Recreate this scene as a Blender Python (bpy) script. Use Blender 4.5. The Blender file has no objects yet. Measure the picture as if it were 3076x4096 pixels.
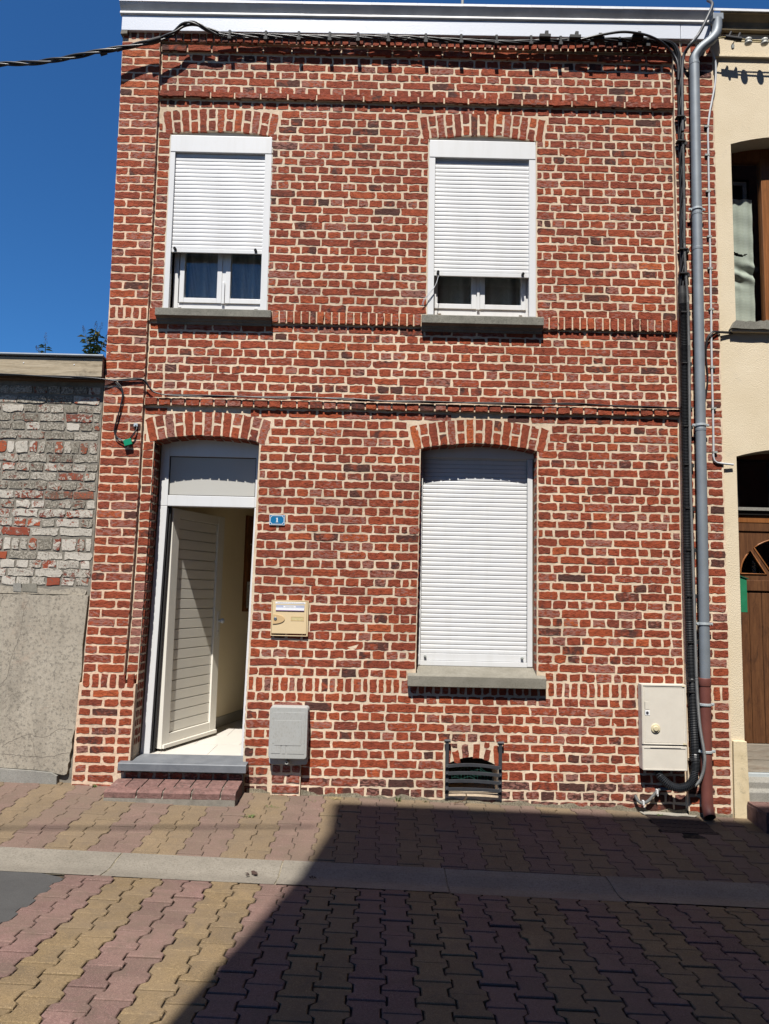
import bpy, bmesh, math, random
from mathutils import Vector, Matrix
from mathutils.geometry import tessellate_polygon

rnd = random.Random(7)
S = bpy.context.scene
COL = S.collection
R = math.radians

# ------------------------------------------------------------------ camera
CAM = Vector((2.43796, -6.27357, 1.60))
yaw, pit, rol = R(0.18193), R(6.10203), R(1.25986)
fw = Vector((math.sin(yaw) * math.cos(pit), math.cos(yaw) * math.cos(pit), math.sin(pit)))
ri0 = Vector((math.cos(yaw), -math.sin(yaw), 0)); up0 = ri0.cross(fw)
ri = math.cos(rol) * ri0 + math.sin(rol) * up0
up = -math.sin(rol) * ri0 + math.cos(rol) * up0
cd = bpy.data.cameras.new('camera'); cam = bpy.data.objects.new('camera', cd); COL.objects.link(cam)
cam.matrix_world = Matrix(((ri.x, up.x, -fw.x, CAM.x), (ri.y, up.y, -fw.y, CAM.y), (ri.z, up.z, -fw.z, CAM.z), (0, 0, 0, 1)))
cd.sensor_fit = 'VERTICAL'; cd.sensor_height = 24.0; cd.sensor_width = 18.0
cd.lens = 2974.257 / 4096 * 24.0
cd.clip_start = 0.05; cd.clip_end = 1500
S.camera = cam

# ------------------------------------------------------------------ sky and sun
SUN_EL, SUN_AZ = R(60), R(9.8)
w = bpy.data.worlds.new('World'); S.world = w; w.use_nodes = True
nt = w.node_tree; bg = nt.nodes['Background']
sky = nt.nodes.new('ShaderNodeTexSky'); sky.sky_type = 'NISHITA'; sky.sun_disc = False
sky.sun_elevation = SUN_EL; sky.sun_rotation = math.pi + SUN_AZ
sky.altitude = 0; sky.air_density = 1.0; sky.dust_density = 0.0; sky.ozone_density = 1.5
tint = nt.nodes.new('ShaderNodeMix'); tint.data_type = 'RGBA'; tint.blend_type = 'MULTIPLY'; tint.inputs[0].default_value = 1.0   # the deep, saturated blue of that noon sky
tint.inputs[7].default_value = (.235, .57, .92, 1)
nt.links.new(sky.outputs[0], tint.inputs[6]); nt.links.new(tint.outputs[2], bg.inputs[0]); bg.inputs[1].default_value = 0.068
sl = bpy.data.lights.new('sun', 'SUN'); sl.energy = 5.0; sl.angle = R(0.53); sl.color = (1.0, 0.955, 0.88)
so = bpy.data.objects.new('sun', sl); COL.objects.link(so)
LD = Vector((math.sin(SUN_AZ) * math.cos(SUN_EL), math.cos(SUN_AZ) * math.cos(SUN_EL), -math.sin(SUN_EL)))
so.rotation_euler = LD.to_track_quat('-Z', 'Y').to_euler(); so.location = (-3, -12, 20)
S.view_settings.view_transform = 'Standard'; S.view_settings.look = 'None'
S.view_settings.exposure = 0.90; S.view_settings.gamma = 1.0
S.render.engine = 'CYCLES'
S.cycles.max_bounces = 8; S.cycles.transparent_max_bounces = 12
try:
    S.cycles.use_denoising = True
except Exception:
    pass


# ------------------------------------------------------------------ materials
ALB = .74      # all reflectances were measured against a brighter exposure; one common scale brings them to real-world values


class NT:
    def __init__(s, name):
        s.m = bpy.data.materials.new(name); s.m.use_nodes = True
        s.t = s.m.node_tree; s.b = s.t.nodes['Principled BSDF']
        s.pos = s.n('ShaderNodeNewGeometry').outputs['Position']

    def n(s, k, **kw):
        x = s.t.nodes.new(k)
        for a, v in kw.items(): setattr(x, a, v)
        return x

    def l(s, a, b): s.t.links.new(a, b)

    def setin(s, sock, v):
        if isinstance(v, (int, float)): sock.default_value = v
        elif isinstance(v, (tuple, list)): sock.default_value = tuple(v) + ((1,) if len(v) == 3 and len(sock.default_value) == 4 else ())
        else: s.l(v, sock)

    def scaled(s, sc):
        x = s.n('ShaderNodeMapping'); x.inputs['Scale'].default_value = sc; s.l(s.pos, x.inputs[0]); return x.outputs[0]

    def noise(s, scale, detail=4, rough=.55, vec=None, dist=0):
        x = s.n('ShaderNodeTexNoise'); x.inputs['Scale'].default_value = scale; x.inputs['Detail'].default_value = detail
        x.inputs['Roughness'].default_value = rough; x.inputs['Distortion'].default_value = dist
        s.l(vec or s.pos, x.inputs['Vector']); return x.outputs[0]

    def voro(s, scale, feature='F1', vec=None):
        x = s.n('ShaderNodeTexVoronoi'); x.feature = feature; x.inputs['Scale'].default_value = scale
        s.l(vec or s.pos, x.inputs['Vector']); return x.outputs['Distance']

    def ramp(s, fac, stops, interp='LINEAR'):
        x = s.n('ShaderNodeValToRGB'); e = x.color_ramp; e.interpolation = interp
        while len(e.elements) < len(stops): e.elements.new(.5)
        for q, (p_, c_) in zip(e.elements, stops):
            q.position = p_; q.color = (c_, c_, c_, 1) if isinstance(c_, (int, float)) else tuple(c_) + (1,)
        s.setin(x.inputs[0], fac); return x.outputs[0]

    def mix(s, fac, a, b, mode='MIX'):
        x = s.n('ShaderNodeMix', data_type='RGBA', blend_type=mode)
        s.setin(x.inputs[0], fac); s.setin(x.inputs[6], a); s.setin(x.inputs[7], b); return x.outputs[2]

    def math(s, op, a, b=0.0, clamp=False):
        x = s.n('ShaderNodeMath', operation=op, use_clamp=clamp); s.setin(x.inputs[0], a); s.setin(x.inputs[1], b); return x.outputs[0]

    def attr(s, name='bt'):
        x = s.n('ShaderNodeAttribute', attribute_name=name); y = s.n('ShaderNodeSeparateColor'); s.l(x.outputs['Color'], y.inputs[0]); return y.outputs

    def bump(s, h, strength=.5, dist=.004, nrm=None):
        x = s.n('ShaderNodeBump'); x.inputs['Strength'].default_value = strength; x.inputs['Distance'].default_value = dist
        s.l(h, x.inputs['Height'])
        if nrm is not None: s.l(nrm, x.inputs['Normal'])
        return x.outputs[0]

    def out(s, base, rough=.8, nrm=None, metal=0.0, spec=.4, **kw):
        if isinstance(base, (tuple, list)): base = tuple(q * ALB for q in base)
        else: base = s.mix(1.0, base, (ALB, ALB, ALB), 'MULTIPLY')
        s.setin(s.b.inputs['Base Color'], base); s.setin(s.b.inputs['Roughness'], rough); s.setin(s.b.inputs['Metallic'], metal)
        s.setin(s.b.inputs['Specular IOR Level'], spec)
        if nrm is not None: s.l(nrm, s.b.inputs['Normal'])
        for k, v in kw.items(): s.setin(s.b.inputs[k], v)
        return s.m


MAT = {}


def plain(name, col, rough=.6, var=.12, scale=14, bump=.0, bscale=120, metal=0.0, spec=.4, stretch=None, bdist=.002):
    n = NT(name); v = n.scaled(stretch) if stretch else None
    f = n.noise(scale, 5, .6, v)
    k = n.ramp(f, [(.25, 1 - var), (.75, 1 + var * .6)])
    c = n.mix(1.0, col, k, 'MULTIPLY')
    nr = n.bump(n.noise(bscale, 5, .65, v), bump, bdist) if bump > 0 else None
    MAT[name] = n.out(c, rough, nr, metal, spec); return MAT[name]


def brick_mat(name, stops, pale, burnt_pit_shade, bumpd=.007):
    n = NT(name); a = n.attr()
    c = n.ramp(a[0], stops)
    n1 = n.noise(22, 6, .65)
    c = n.mix(1.0, c, n.ramp(n1, [(.25, .50), (.5, 1.0), (.75, 1.32)]), 'MULTIPLY')
    n2 = n.noise(9, 4, .6, None, .6)
    fb = n.ramp(n.math('ADD', n2, n.math('MULTIPLY', a[2], .34)), [(.66, 0), (.8, .85)])
    c = n.mix(fb, c, burnt_pit_shade)
    n3 = n.noise(26, 3, .5, n.scaled((1, 1, 2.2)), .4)
    fp = n.ramp(n.math('ADD', n3, n.math('MULTIPLY', a[1], .30)), [(.70, 0), (.76, .8)])
    c = n.mix(fp, c, pale)
    fine = n.noise(210, 4, .7)
    c = n.mix(1.0, c, n.ramp(fine, [(.3, .74), (.7, 1.2)]), 'MULTIPLY')
    pit = n.noise(75, 5, .7, n.scaled((1, 1, 1.7)), .5)
    c = n.mix(n.ramp(pit, [(.28, .75), (.42, 0)]), c, burnt_pit_shade)  # dark specks painted into the colour as shade in small pits
    c = n.mix(1.0, c, n.ramp(n.noise(.8, 6, .7, None, .8), [(.34, .84), (.62, 1.07)]), 'MULTIPLY')
    crack = n.ramp(n.noise(34, 7, .72, n.scaled((.8, .8, 1.5))), [(.3, 0), (.45, .75), (.62, 1)])
    hh = n.math('ADD', crack, n.math('MULTIPLY', fine, .35))
    MAT[name] = n.out(c, .88, n.bump(hh, .85, bumpd), spec=.25)


brick_mat('brick', [(0, (.175, .046, .029)), (.3, (.250, .054, .027)), (.55, (.310, .063, .027)), (.8, (.380, .081, .029)), (1, (.48, .116, .035))],
          (.33, .150, .118), (.060, .033, .028))
brick_mat('paving_brick', [(0, (.165, .095, .083)), (1, (.225, .122, .104))], (.30, .21, .185), (.07, .055, .045), .003)


def mortar_mat(name, a, b, dirt):
    n = NT(name)
    c = n.mix(n.ramp(n.noise(5, 5, .6), [(.35, 0), (.7, 1)]), a, b)
    c = n.mix(n.ramp(n.noise(1.3, 7, .75, None, .6), [(.50, 0), (.72, .6)]), c, dirt)
    c = n.mix(1.0, c, n.ramp(n.noise(160, 4, .7), [(.3, .80), (.7, 1.14)]), 'MULTIPLY')
    c = n.mix(1.0, c, n.ramp(n.noise(.8, 6, .7, None, .8), [(.34, .82), (.62, 1.07)]), 'MULTIPLY')
    c = n.mix(1.0, c, n.ramp(n.noise(17, 5, .7), [(.32, .80), (.6, 1.05)]), 'MULTIPLY')
    h = n.math('ADD', n.noise(70, 6, .7), n.math('MULTIPLY', n.noise(12, 3), .8))
    MAT[name] = n.out(c, .92, n.bump(h, .55, .004), spec=.2)


mortar_mat('mortar', (.70, .545, .385), (.80, .65, .49), (.50, .41, .31))
mortar_mat('old_mortar', (.22, .20, .165), (.31, .28, .235), (.13, .12, .10))
mortar_mat('pier_mortar', (.74, .525, .365), (.78, .59, .43), (.50, .40, .30))

# worn whitewashed bricks of the low wall: paint flakes over brick, grey lichen specks
n = NT('whitewashed_brick'); a = n.attr()
c = n.ramp(a[0], [(0, (.20, .045, .03)), (1, (.38, .085, .035))])
fl = n.ramp(n.math('ADD', n.noise(20, 7, .75, None, .7), n.math('MULTIPLY', a[1], .34)), [(.66, 0), (.70, 1)])
pc = n.mix(a[2], (.42, .38, .315), (.56, .52, .455))
c = n.mix(fl, c, pc)
sp = n.ramp(n.math('ADD', n.noise(62, 6, .8), n.math('MULTIPLY', a[2], -.20)), [(.40, 0), (.50, .85)])
c = n.mix(sp, c, (.11, .098, .075))
MAT['whitewashed_brick'] = n.out(c, .9, n.bump(n.math('ADD', n.noise(60, 6, .7), fl), .6, .004), spec=.2)


def paver_mat(name, c0, c1, speck, dust=.0):
    n = NT(name); a = n.attr()
    c = n.mix(a[0], c0, c1)
    c = n.mix(1.0, c, n.ramp(n.noise(2.6, 5, .65), [(.3, .76), (.7, 1.10)]), 'MULTIPLY')
    c = n.mix(n.ramp(n.noise(190, 4, .85), [(.54, 0), (.64, .6)]), c, speck)
    c = n.mix(n.ramp(n.noise(150, 4, .85, n.scaled((1.3, 1, 1))), [(.34, .65), (.46, 0)]), c, (.05, .04, .035))
    c = n.mix(1.0, c, n.ramp(n.noise(95, 5, .85), [(.34, .70), (.66, 1.26)]), 'MULTIPLY')
    st = n.ramp(n.noise(6.5, 6, .7, None, .8), [(.50, 0), (.72, .55)])
    c = n.mix(st, c, (.095, .075, .053))
    c = n.mix(n.ramp(n.noise(1.1, 7, .7, None, .5), [(.40, dust), (.66, .55 + dust * .6)]), c, (.165, .124, .088))
    MAT[name] = n.out(c, .86, n.bump(n.noise(330, 4, .8), .7, .003), spec=.3)


paver_mat('paver_red', (.165, .094, .081), (.225, .130, .111), (.38, .27, .24))
paver_mat('paver_yellow', (.195, .134, .066), (.255, .178, .090), (.46, .35, .21))
n = NT('joint_sand')
c = n.mix(n.ramp(n.noise(7, 5, .7), [(.45, 0), (.62, 1)]), (.030, .026, .022), (.115, .088, .060))
MAT['joint_sand'] = n.out(n.mix(1.0, c, n.ramp(n.noise(200, 3, .7), [(.3, .7), (.7, 1.2)]), 'MULTIPLY'), .95, spec=.1)

paver_mat('pavement_red', (.160, .094, .080), (.215, .128, .108), (.38, .27, .24), .28)
paver_mat('pavement_yellow', (.190, .132, .070), (.245, .172, .092), (.44, .34, .21), .28)

# concrete kinds
def concrete(name, a, b, spots, spot_amt=.55, scale=3.0, bumps=.4):
    n = NT(name)
    c = n.mix(n.ramp(n.noise(scale, 6, .65), [(.3, 0), (.7, 1)]), a, b)
    c = n.mix(n.ramp(n.noise(scale * 22, 6, .8), [(.48, 0), (.62, spot_amt)]), c, spots)
    c = n.mix(1.0, c, n.ramp(n.noise(320, 3, .7), [(.3, .8), (.7, 1.15)]), 'MULTIPLY')
    MAT[name] = n.out(c, .9, n.bump(n.math('ADD', n.noise(150, 5, .7), n.noise(25, 4)), bumps, .003), spec=.25)


concrete('channel_concrete', (.200, .178, .145), (.270, .243, .20), (.11, .10, .08), .65, 3.4)
concrete('sill_concrete', (.17, .165, .14), (.30, .285, .245), (.06, .06, .045), .75, 7)
concrete('low_sill_concrete', (.20, .185, .150), (.29, .27, .225), (.09, .085, .065), .6, 6)
n = NT('wall_concrete')
c = n.mix(n.ramp(n.noise(2.2, 6, .65), [(.3, 0), (.7, 1)]), (.35, .305, .24), (.46, .41, .33))
c = n.mix(n.ramp(n.noise(1.0, 7, .75, n.scaled((3.2, 3.2, .7)), .6), [(.46, 0), (.68, .6)]), c, (.185, .165, .135))
c = n.mix(n.ramp(n.noise(36, 7, .85), [(.50, 0), (.60, .75)]), c, (.13, .115, .095))
c = n.mix(n.ramp(n.noise(52, 6, .85), [(.57, 0), (.65, .5)]), c, (.60, .56, .48))
c = n.mix(n.ramp(n.noise(3.0, 5, .7, None, 1.0), [(.60, 0), (.72, .35)]), c, (.42, .30, .22))
MAT['wall_concrete'] = n.out(c, .92, n.bump(n.math('ADD', n.noise(120, 5, .75), n.noise(14, 4)), .5, .004), spec=.2)
concrete('asphalt', (.056, .055, .054), (.072, .071, .069), (.10, .10, .10), .35, 5, .7)
concrete('ground_earth', (.09, .08, .06), (.12, .10, .07), (.05, .05, .04), .5, 1)
concrete('stone_grey', (.24, .23, .205), (.34, .325, .29), (.11, .105, .09), .6, 5)
concrete('foot_cement', (.20, .175, .125), (.36, .31, .225), (.045, .042, .03), .9, 5)
concrete('patch_concrete', (.30, .275, .23), (.38, .35, .30), (.16, .15, .12), .6, 9)

# blue stone threshold
n = NT('blue_stone')
c = n.mix(n.ramp(n.noise(7, 6, .7), [(.3, 0), (.7, 1)]), (.115, .125, .14), (.185, .195, .21))
c = n.mix(n.ramp(n.noise(60, 5, .75), [(.62, 0), (.72, .5)]), c, (.33, .33, .33))
MAT['blue_stone'] = n.out(c, .55, n.bump(n.noise(90, 5, .7), .3, .002), spec=.4)

# roughcast render of the next house
n = NT('render_cream')
c = n.mix(n.ramp(n.noise(2.2, 6, .65), [(.3, 0), (.72, 1)]), (.68, .575, .41), (.75, .645, .48))
c = n.mix(n.ramp(n.noise(4.5, 7, .75, None, .7), [(.60, 0), (.80, .45)]), c, (.40, .37, .33))
h = n.math('ADD', n.noise(120, 3, .6), n.math('MULTIPLY', n.voro(150), .5))
MAT['render_cream'] = n.out(c, .9, n.bump(h, .8, .0035), spec=.2)
n = NT('render_plinth')
c = n.mix(n.ramp(n.noise(5, 6, .65), [(.35, 0), (.65, 1)]), (.60, .49, .31), (.74, .62, .42))
c = n.mix(n.ramp(n.noise(9, 8, .8, None, .8), [(.54, 0), (.70, .8)]), c, (.19, .18, .14))
MAT['render_plinth'] = n.out(c, .9, n.bump(n.noise(90, 5), .5, .004), spec=.2)

# wood
def wood(name, a, b, dark, amt=.5, rough=.6, spec=.3, axis='z', sc=1.0):
    n = NT(name); st = (26 * sc, 26 * sc, 1.3 * sc) if axis == 'z' else (1.3 * sc, 26 * sc, 26 * sc)
    v = n.scaled(st)
    g = n.noise(1.6, 7, .68, v, .6)
    c = n.mix(n.ramp(g, [(.3, 0), (.7, 1)]), a, b)
    c = n.mix(n.ramp(n.noise(3.2, 7, .75, n.scaled((4 * sc, 4 * sc, 1.2 * sc) if axis == 'z' else (1.0 * sc, 4 * sc, 4 * sc)), .9), [(.5, 0), (.72, amt)]), c, dark)
    c = n.mix(1.0, c, n.ramp(n.noise(9, 4, .7, v), [(.3, .72), (.7, 1.15)]), 'MULTIPLY')
    MAT[name] = n.out(c, rough, n.bump(g, .4, .002), spec=spec)


wood('door_wood', (.090, .036, .016), (.170, .075, .031), (.035, .016, .010), .85, .5)
wood('frame_wood', (.21, .075, .022), (.34, .135, .045), (.08, .035, .016), .5, .4)
wood('grey_wood', (.27, .235, .19), (.37, .325, .265), (.17, .09, .045), .5, .75, .3, 'x')
wood('beam_wood', (.34, .27, .175), (.54, .46, .34), (.10, .078, .052), .85, .85, .2, 'x', .8)
wood('board_wood', (.20, .07, .02), (.27, .10, .03), (.15, .05, .02), .3)

n = NT('pvc_white')
c = n.mix(n.ramp(n.noise(1.0, 6, .7, n.scaled((9, 9, .9)), .3), [(.48, 0), (.72, .35)]), (.70, .705, .71), (.56, .55, .52))
c = n.mix(n.ramp(n.noise(40, 5, .8), [(.60, 0), (.70, .25)]), c, (.50, .48, .44))
MAT['pvc_white'] = n.out(c, .38, spec=.5)
plain('pvc_door', (.82, .785, .70), .35, .03, 4, .05, 60, spec=.5)
plain('frosted_sheet', (.50, .49, .455), .5, .04, 2, spec=.2)
plain('silicone', (.58, .54, .47), .8, .1, 30, .4, 60)
n = NT('white_paint')
c = n.mix(n.ramp(n.noise(13, 7, .75, n.scaled((1, 1, 2.5)), .5), [(.60, 0), (.70, .55)]), (.70, .73, .79), (.44, .44, .44))
MAT['white_paint'] = n.out(c, .28, n.bump(n.noise(85, 4, .7), .5, .0025), spec=.5)
plain('gutter_paint', (.74, .73, .71), .5, .22, 6, .15, 90)
plain('gutter_lip', (.80, .82, .86), .5, .12, 20)
plain('cornice_brown', (.30, .235, .14), .7, .35, 8, .3, 60)
plain('zinc', (.235, .265, .295), .55, .18, 7, .1, 40, .25, .5)
plain('galvanised', (.55, .60, .62), .4, .1, 30, metal=.3)
plain('iron_red', (.155, .048, .036), .6, .22, 10, .2, 80)
plain('iron_inside', (.012, .010, .009), .9)
plain('cable_black', (.014, .014, .016), .38, .2, 40, spec=.5)
plain('cable_grey', (.070, .074, .080), .5, .2, 40)
plain('conduit_black', (.020, .022, .026), .40, .2, 30, spec=.5)
plain('conduit_grey', (.15, .152, .15), .55, .15, 30)
plain('conduit_white', (.55, .57, .60), .5, .12, 30)
plain('clip_grey', (.33, .35, .33), .6)
plain('clip_white', (.75, .75, .75), .5)
plain('green_tape', (.0, .25, .12), .4, .1, 30)
plain('box_beige', (.70, .65, .565), .5, .07, 9, .05, 50)
plain('box_beige_trim', (.70, .61, .40), .5)
n = NT('box_grey')
c = n.mix(n.ramp(n.noise(70, 7, .8, n.scaled((1.4, 1.4, .6))), [(.5, 0), (.66, .55)]), (.40, .405, .39), (.23, .215, .18))
c = n.mix(n.ramp(n.noise(3.5, 5, .6), [(.4, 0), (.7, .35)]), c, (.36, .35, .31))
MAT['box_grey'] = n.out(c, .6, n.bump(n.noise(160, 4), .2, .001), spec=.4)
plain('mail_beige', (.72, .56, .335), .4, .05, 10)
plain('mail_trim', (.62, .43, .22), .4, .05, 10)
plain('label_white', (.85, .85, .86), .5, .02)
plain('label_lilac', (.45, .48, .60), .4)
plain('purple_ink', (.25, .03, .25), .5)
plain('print_dark', (.06, .06, .075), .6)
plain('steel', (.30, .32, .34), .35, .1, 20, metal=.7)
plain('name_plate', (.62, .52, .27), .35, .15, 60)
plain('enamel_blue', (.010, .150, .33), .22, .03, 5, spec=.6)
plain('enamel_white', (.82, .84, .86), .3, .03)
plain('wrought_iron', (.042, .044, .050), .55, .25, 30, .15, 60)
plain('crack_dark', (.15, .125, .10), .95, .4, 30)
plain('rust', (.13, .075, .04), .85, .3, 50)
plain('mesh_green', (.02, .14, .11), .6)
plain('dark_void', (.012, .011, .010), .95)
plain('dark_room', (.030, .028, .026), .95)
plain('hall_cream', (1.0, .86, .60), .7, .05, 2)
plain('hall_tile', (.68, .645, .59), .3, .05, 3, spec=.5)
plain('hall_grout', (.42, .38, .32), .8)
plain('skirting', (.48, .45, .39), .45, .2, 6)
plain('paper', (.82, .82, .80), .8, .03)
plain('letterbox_green', (.02, .20, .095), .4, .18, 12, spec=.5)
plain('letterbox_roof', (.01, .10, .055), .45, .25, 20)
plain('black_paint', (.018, .016, .015), .35, .2, 30, spec=.5)
plain('cover_iron', (.050, .032, .026), .8, .3, 20, .5, 60)
plain('roof_tile', (.22, .09, .055), .85, .3, 8, .4, 30)
plain('slate', (.08, .085, .095), .7, .2, 8)
plain('leaf_green', (.060, .105, .030), .6, .3, 60)
plain('leaf_yellow', (.30, .24, .03), .6, .2, 60)
plain('flower_brown', (.060, .042, .048), .85, .3, 80)
plain('stem_green', (.10, .12, .05), .7)
plain('weed_green', (.10, .14, .035), .7, .3, 90)
plain('dry_grass', (.34, .27, .12), .8, .3, 90)
plain('dead_leaf', (.055, .030, .022), .85, .3, 90)
plain('rubber', (.015, .015, .016), .7)
plain('insulator', (.55, .55, .50), .4, .3, 60)
plain('across_trim', (.45, .42, .37), .8)
plain('across_brick', (.15, .06, .045), .9, .3, 12, .4, 40)

# net curtain: woven cloth, gaps let the dark room through
n = NT('net_curtain')
wv = n.n('ShaderNodeTexWave', wave_type='BANDS', bands_direction='Z'); wv.inputs['Scale'].default_value = 28; n.l(n.pos, wv.inputs[0])
wx = n.n('ShaderNodeTexWave', wave_type='BANDS', bands_direction='X'); wx.inputs['Scale'].default_value = 30; n.l(n.pos, wx.inputs[0])
al = n.ramp(n.math('MAXIMUM', wv.outputs[1], wx.outputs[1]), [(.45, .12), (.8, .85)])
MAT['net_curtain'] = n.out((.66, .66, .64), .9, spec=.1, Alpha=al)
n = NT('door_curtain')
wv = n.n('ShaderNodeTexWave', wave_type='BANDS', bands_direction='Z'); wv.inputs['Scale'].default_value = 22; wv.inputs['Distortion'].default_value = 1.2; wv.inputs['Detail Scale'].default_value = .4; n.l(n.pos, wv.inputs[0])
MAT['house_curtain'] = n.out(n.mix(n.ramp(wv.outputs[1], [(.3, 0), (.7, 1)]), (.50, .52, .46), (.60, .62, .56)), .9, spec=.1)

# thin clear glass
m = bpy.data.materials.new('glass'); m.use_nodes = True; t = m.node_tree; t.nodes.clear()
o = t.nodes.new('ShaderNodeOutputMaterial'); mx = t.nodes.new('ShaderNodeMixShader'); tr = t.nodes.new('ShaderNodeBsdfTransparent'); gl = t.nodes.new('ShaderNodeBsdfGlossy')
lw_ = t.nodes.new('ShaderNodeLayerWeight'); lw_.inputs[0].default_value = .5; gl.inputs['Roughness'].default_value = .01
tr.inputs[0].default_value = (.94, .96, .95, 1)
pw = t.nodes.new('ShaderNodeMath'); pw.operation = 'POWER'; pw.inputs[1].default_value = 4.0
mul = t.nodes.new('ShaderNodeMath'); mul.operation = 'MULTIPLY_ADD'; mul.inputs[1].default_value = .9; mul.inputs[2].default_value = .055
t.links.new(lw_.outputs['Facing'], pw.inputs[0]); t.links.new(pw.outputs[0], mul.inputs[0]); t.links.new(mul.outputs[0], mx.inputs[0]); t.links.new(tr.outputs[0], mx.inputs[1]); t.links.new(gl.outputs[0], mx.inputs[2]); t.links.new(mx.outputs[0], o.inputs[0])
MAT['glass'] = m


# ------------------------------------------------------------------ mesh helpers
GT = [(-.5, -.032), (.3, -.030), (.94, -.016), (1.49, .004), (2.05, .014), (2.7, .013), (3.7, .012), (4.5, .004), (5.3, -.004), (6.0, -.012), (6.6, -.024), (9, -.03)]


def WX(x, z):
    """the old front leans: sideways offset of the brickwork with height, strongest at its left end"""
    k = min(1, max(0, 1 - x / 4.2))
    if k <= 0: return 0
    for (a, u), (b, v) in zip(GT, GT[1:]):
        if z <= b: return k * (u + (v - u) * min(1, max(0, (z - a) / (b - a))))
    return k * GT[-1][1]


class MB:
    def __init__(s): s.v = []; s.f = []; s.c = []; s.cur = (0, 0, 0); s.sm = []; s.smooth = False; s.mi = []; s.mat = 0

    def add(s, vs, fs):
        o = len(s.v); s.v += [tuple(p) for p in vs]; s.c += [s.cur] * len(vs)
        for f in fs: s.f.append(tuple(i + o for i in f)); s.sm.append(s.smooth); s.mi.append(s.mat)
        return s

    def box(s, x0, x1, y0, y1, z0, z1):
        return s.add([(x0, y0, z0), (x1, y0, z0), (x1, y1, z0), (x0, y1, z0), (x0, y0, z1), (x1, y0, z1), (x1, y1, z1), (x0, y1, z1)],
                     [(0, 3, 2, 1), (4, 5, 6, 7), (0, 1, 5, 4), (1, 2, 6, 5), (2, 3, 7, 6), (3, 0, 4, 7)])

    def prism(s, poly, y0, y1, axis='y'):
        """poly: (a,b) pairs; axis y -> (x,z), axis x -> (y,z), axis z -> (x,y)"""
        P = {'y': lambda a, b, d: (a, d, b), 'x': lambda a, b, d: (d, a, b), 'z': lambda a, b, d: (a, b, d)}[axis]
        k = len(poly)
        vs = [P(a, b, y0) for a, b in poly] + [P(a, b, y1) for a, b in poly]
        fs = [tuple(range(k)), tuple(range(2 * k - 1, k - 1, -1))] + [(i, i + k, (i + 1) % k + k, (i + 1) % k) for i in range(k)]
        return s.add(vs, fs)

    def tube(s, path, r, n=8, cap=True, rfun=None, smooth=True):
        pts = [Vector(p) for p in path]; old = s.smooth; s.smooth = smooth
        rings = []; vs = []; N = None
        for i, p in enumerate(pts):
            t = (pts[min(i + 1, len(pts) - 1)] - pts[max(i - 1, 0)]).normalized()
            if N is None:
                N = t.cross(Vector((0, 0, 1)))
                if N.length < .1: N = t.cross(Vector((0, 1, 0)))
            N = (N - t * N.dot(t)).normalized(); B = t.cross(N)
            rr = rfun(i) if rfun else r
            for k in range(n):
                a = 2 * math.pi * k / n; vs.append(p + (N * math.cos(a) + B * math.sin(a)) * rr)
        fs = []
        for i in range(len(pts) - 1):
            for k in range(n): a = i * n + k; b = i * n + (k + 1) % n; fs.append((a, b, b + n, a + n))
        s.add(vs, fs)
        if cap:
            s.smooth = False
            s.add(vs[:n], [tuple(range(n - 1, -1, -1))]); s.add(vs[-n:], [tuple(range(n))])
        s.smooth = old; return s

    def lathe(s, c, prof, n=20, axis='y'):
        """prof (radius, offset) spun round the axis through c"""
        A = {'y': (Vector((1, 0, 0)), Vector((0, 0, 1)), Vector((0, 1, 0))), 'z': (Vector((1, 0, 0)), Vector((0, 1, 0)), Vector((0, 0, 1))), 'x': (Vector((0, 1, 0)), Vector((0, 0, 1)), Vector((1, 0, 0)))}[axis]
        c = Vector(c); vs = []
        for r, h in prof:
            for k in range(n):
                a = 2 * math.pi * k / n; vs.append(c + A[0] * r * math.cos(a) + A[1] * r * math.sin(a) + A[2] * h)
        fs = [(i * n + k, i * n + (k + 1) % n, (i + 1) * n + (k + 1) % n, (i + 1) * n + k) for i in range(len(prof) - 1) for k in range(n)]
        fs += [tuple(range(n - 1, -1, -1)), tuple(range((len(prof) - 1) * n, len(prof) * n))]
        return s.add(vs, fs)

    def build(s, name, mats, parent=None, warp=False, bevel=0, label=None, recalc=True):
        me = bpy.data.meshes.new(name)
        vs = [(x + WX(x, z), y, z) for x, y, z in s.v] if warp else s.v
        me.from_pydata(vs, [], s.f)
        at = me.attributes.new('bt', 'FLOAT_COLOR', 'POINT')
        at.data.foreach_set('color', [q for c_ in s.c for q in (c_[0], c_[1], c_[2], 1)])
        me.polygons.foreach_set('use_smooth', s.sm)
        if isinstance(mats, str): mats = [mats]
        for q in mats: me.materials.append(MAT[q])
        me.polygons.foreach_set('material_index', s.mi)
        if recalc or bevel:
            bm = bmesh.new(); bm.from_mesh(me)
            if bevel:
                bmesh.ops.remove_doubles(bm, verts=bm.verts, dist=1e-5)
                bmesh.ops.recalc_face_normals(bm, faces=bm.faces)
                es = [e for e in bm.edges if len(e.link_faces) == 2 and e.calc_face_angle(0) > R(35)]
                bmesh.ops.bevel(bm, geom=es, offset=bevel, segments=2, affect='EDGES', profile=.6, clamp_overlap=True)
            bmesh.ops.recalc_face_normals(bm, faces=bm.faces)
            bm.to_mesh(me); bm.free()
        me.update()
        return link(name, me, parent, label)


def link(name, me, parent=None, label=None):
    o = bpy.data.objects.new(name, me); COL.objects.link(o)
    if parent is not None:
        o.parent = parent
        if parent.type == 'EMPTY': o.matrix_parent_inverse = Matrix.Translation(-parent.location)
    if label: o['label'] = label
    return o


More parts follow.
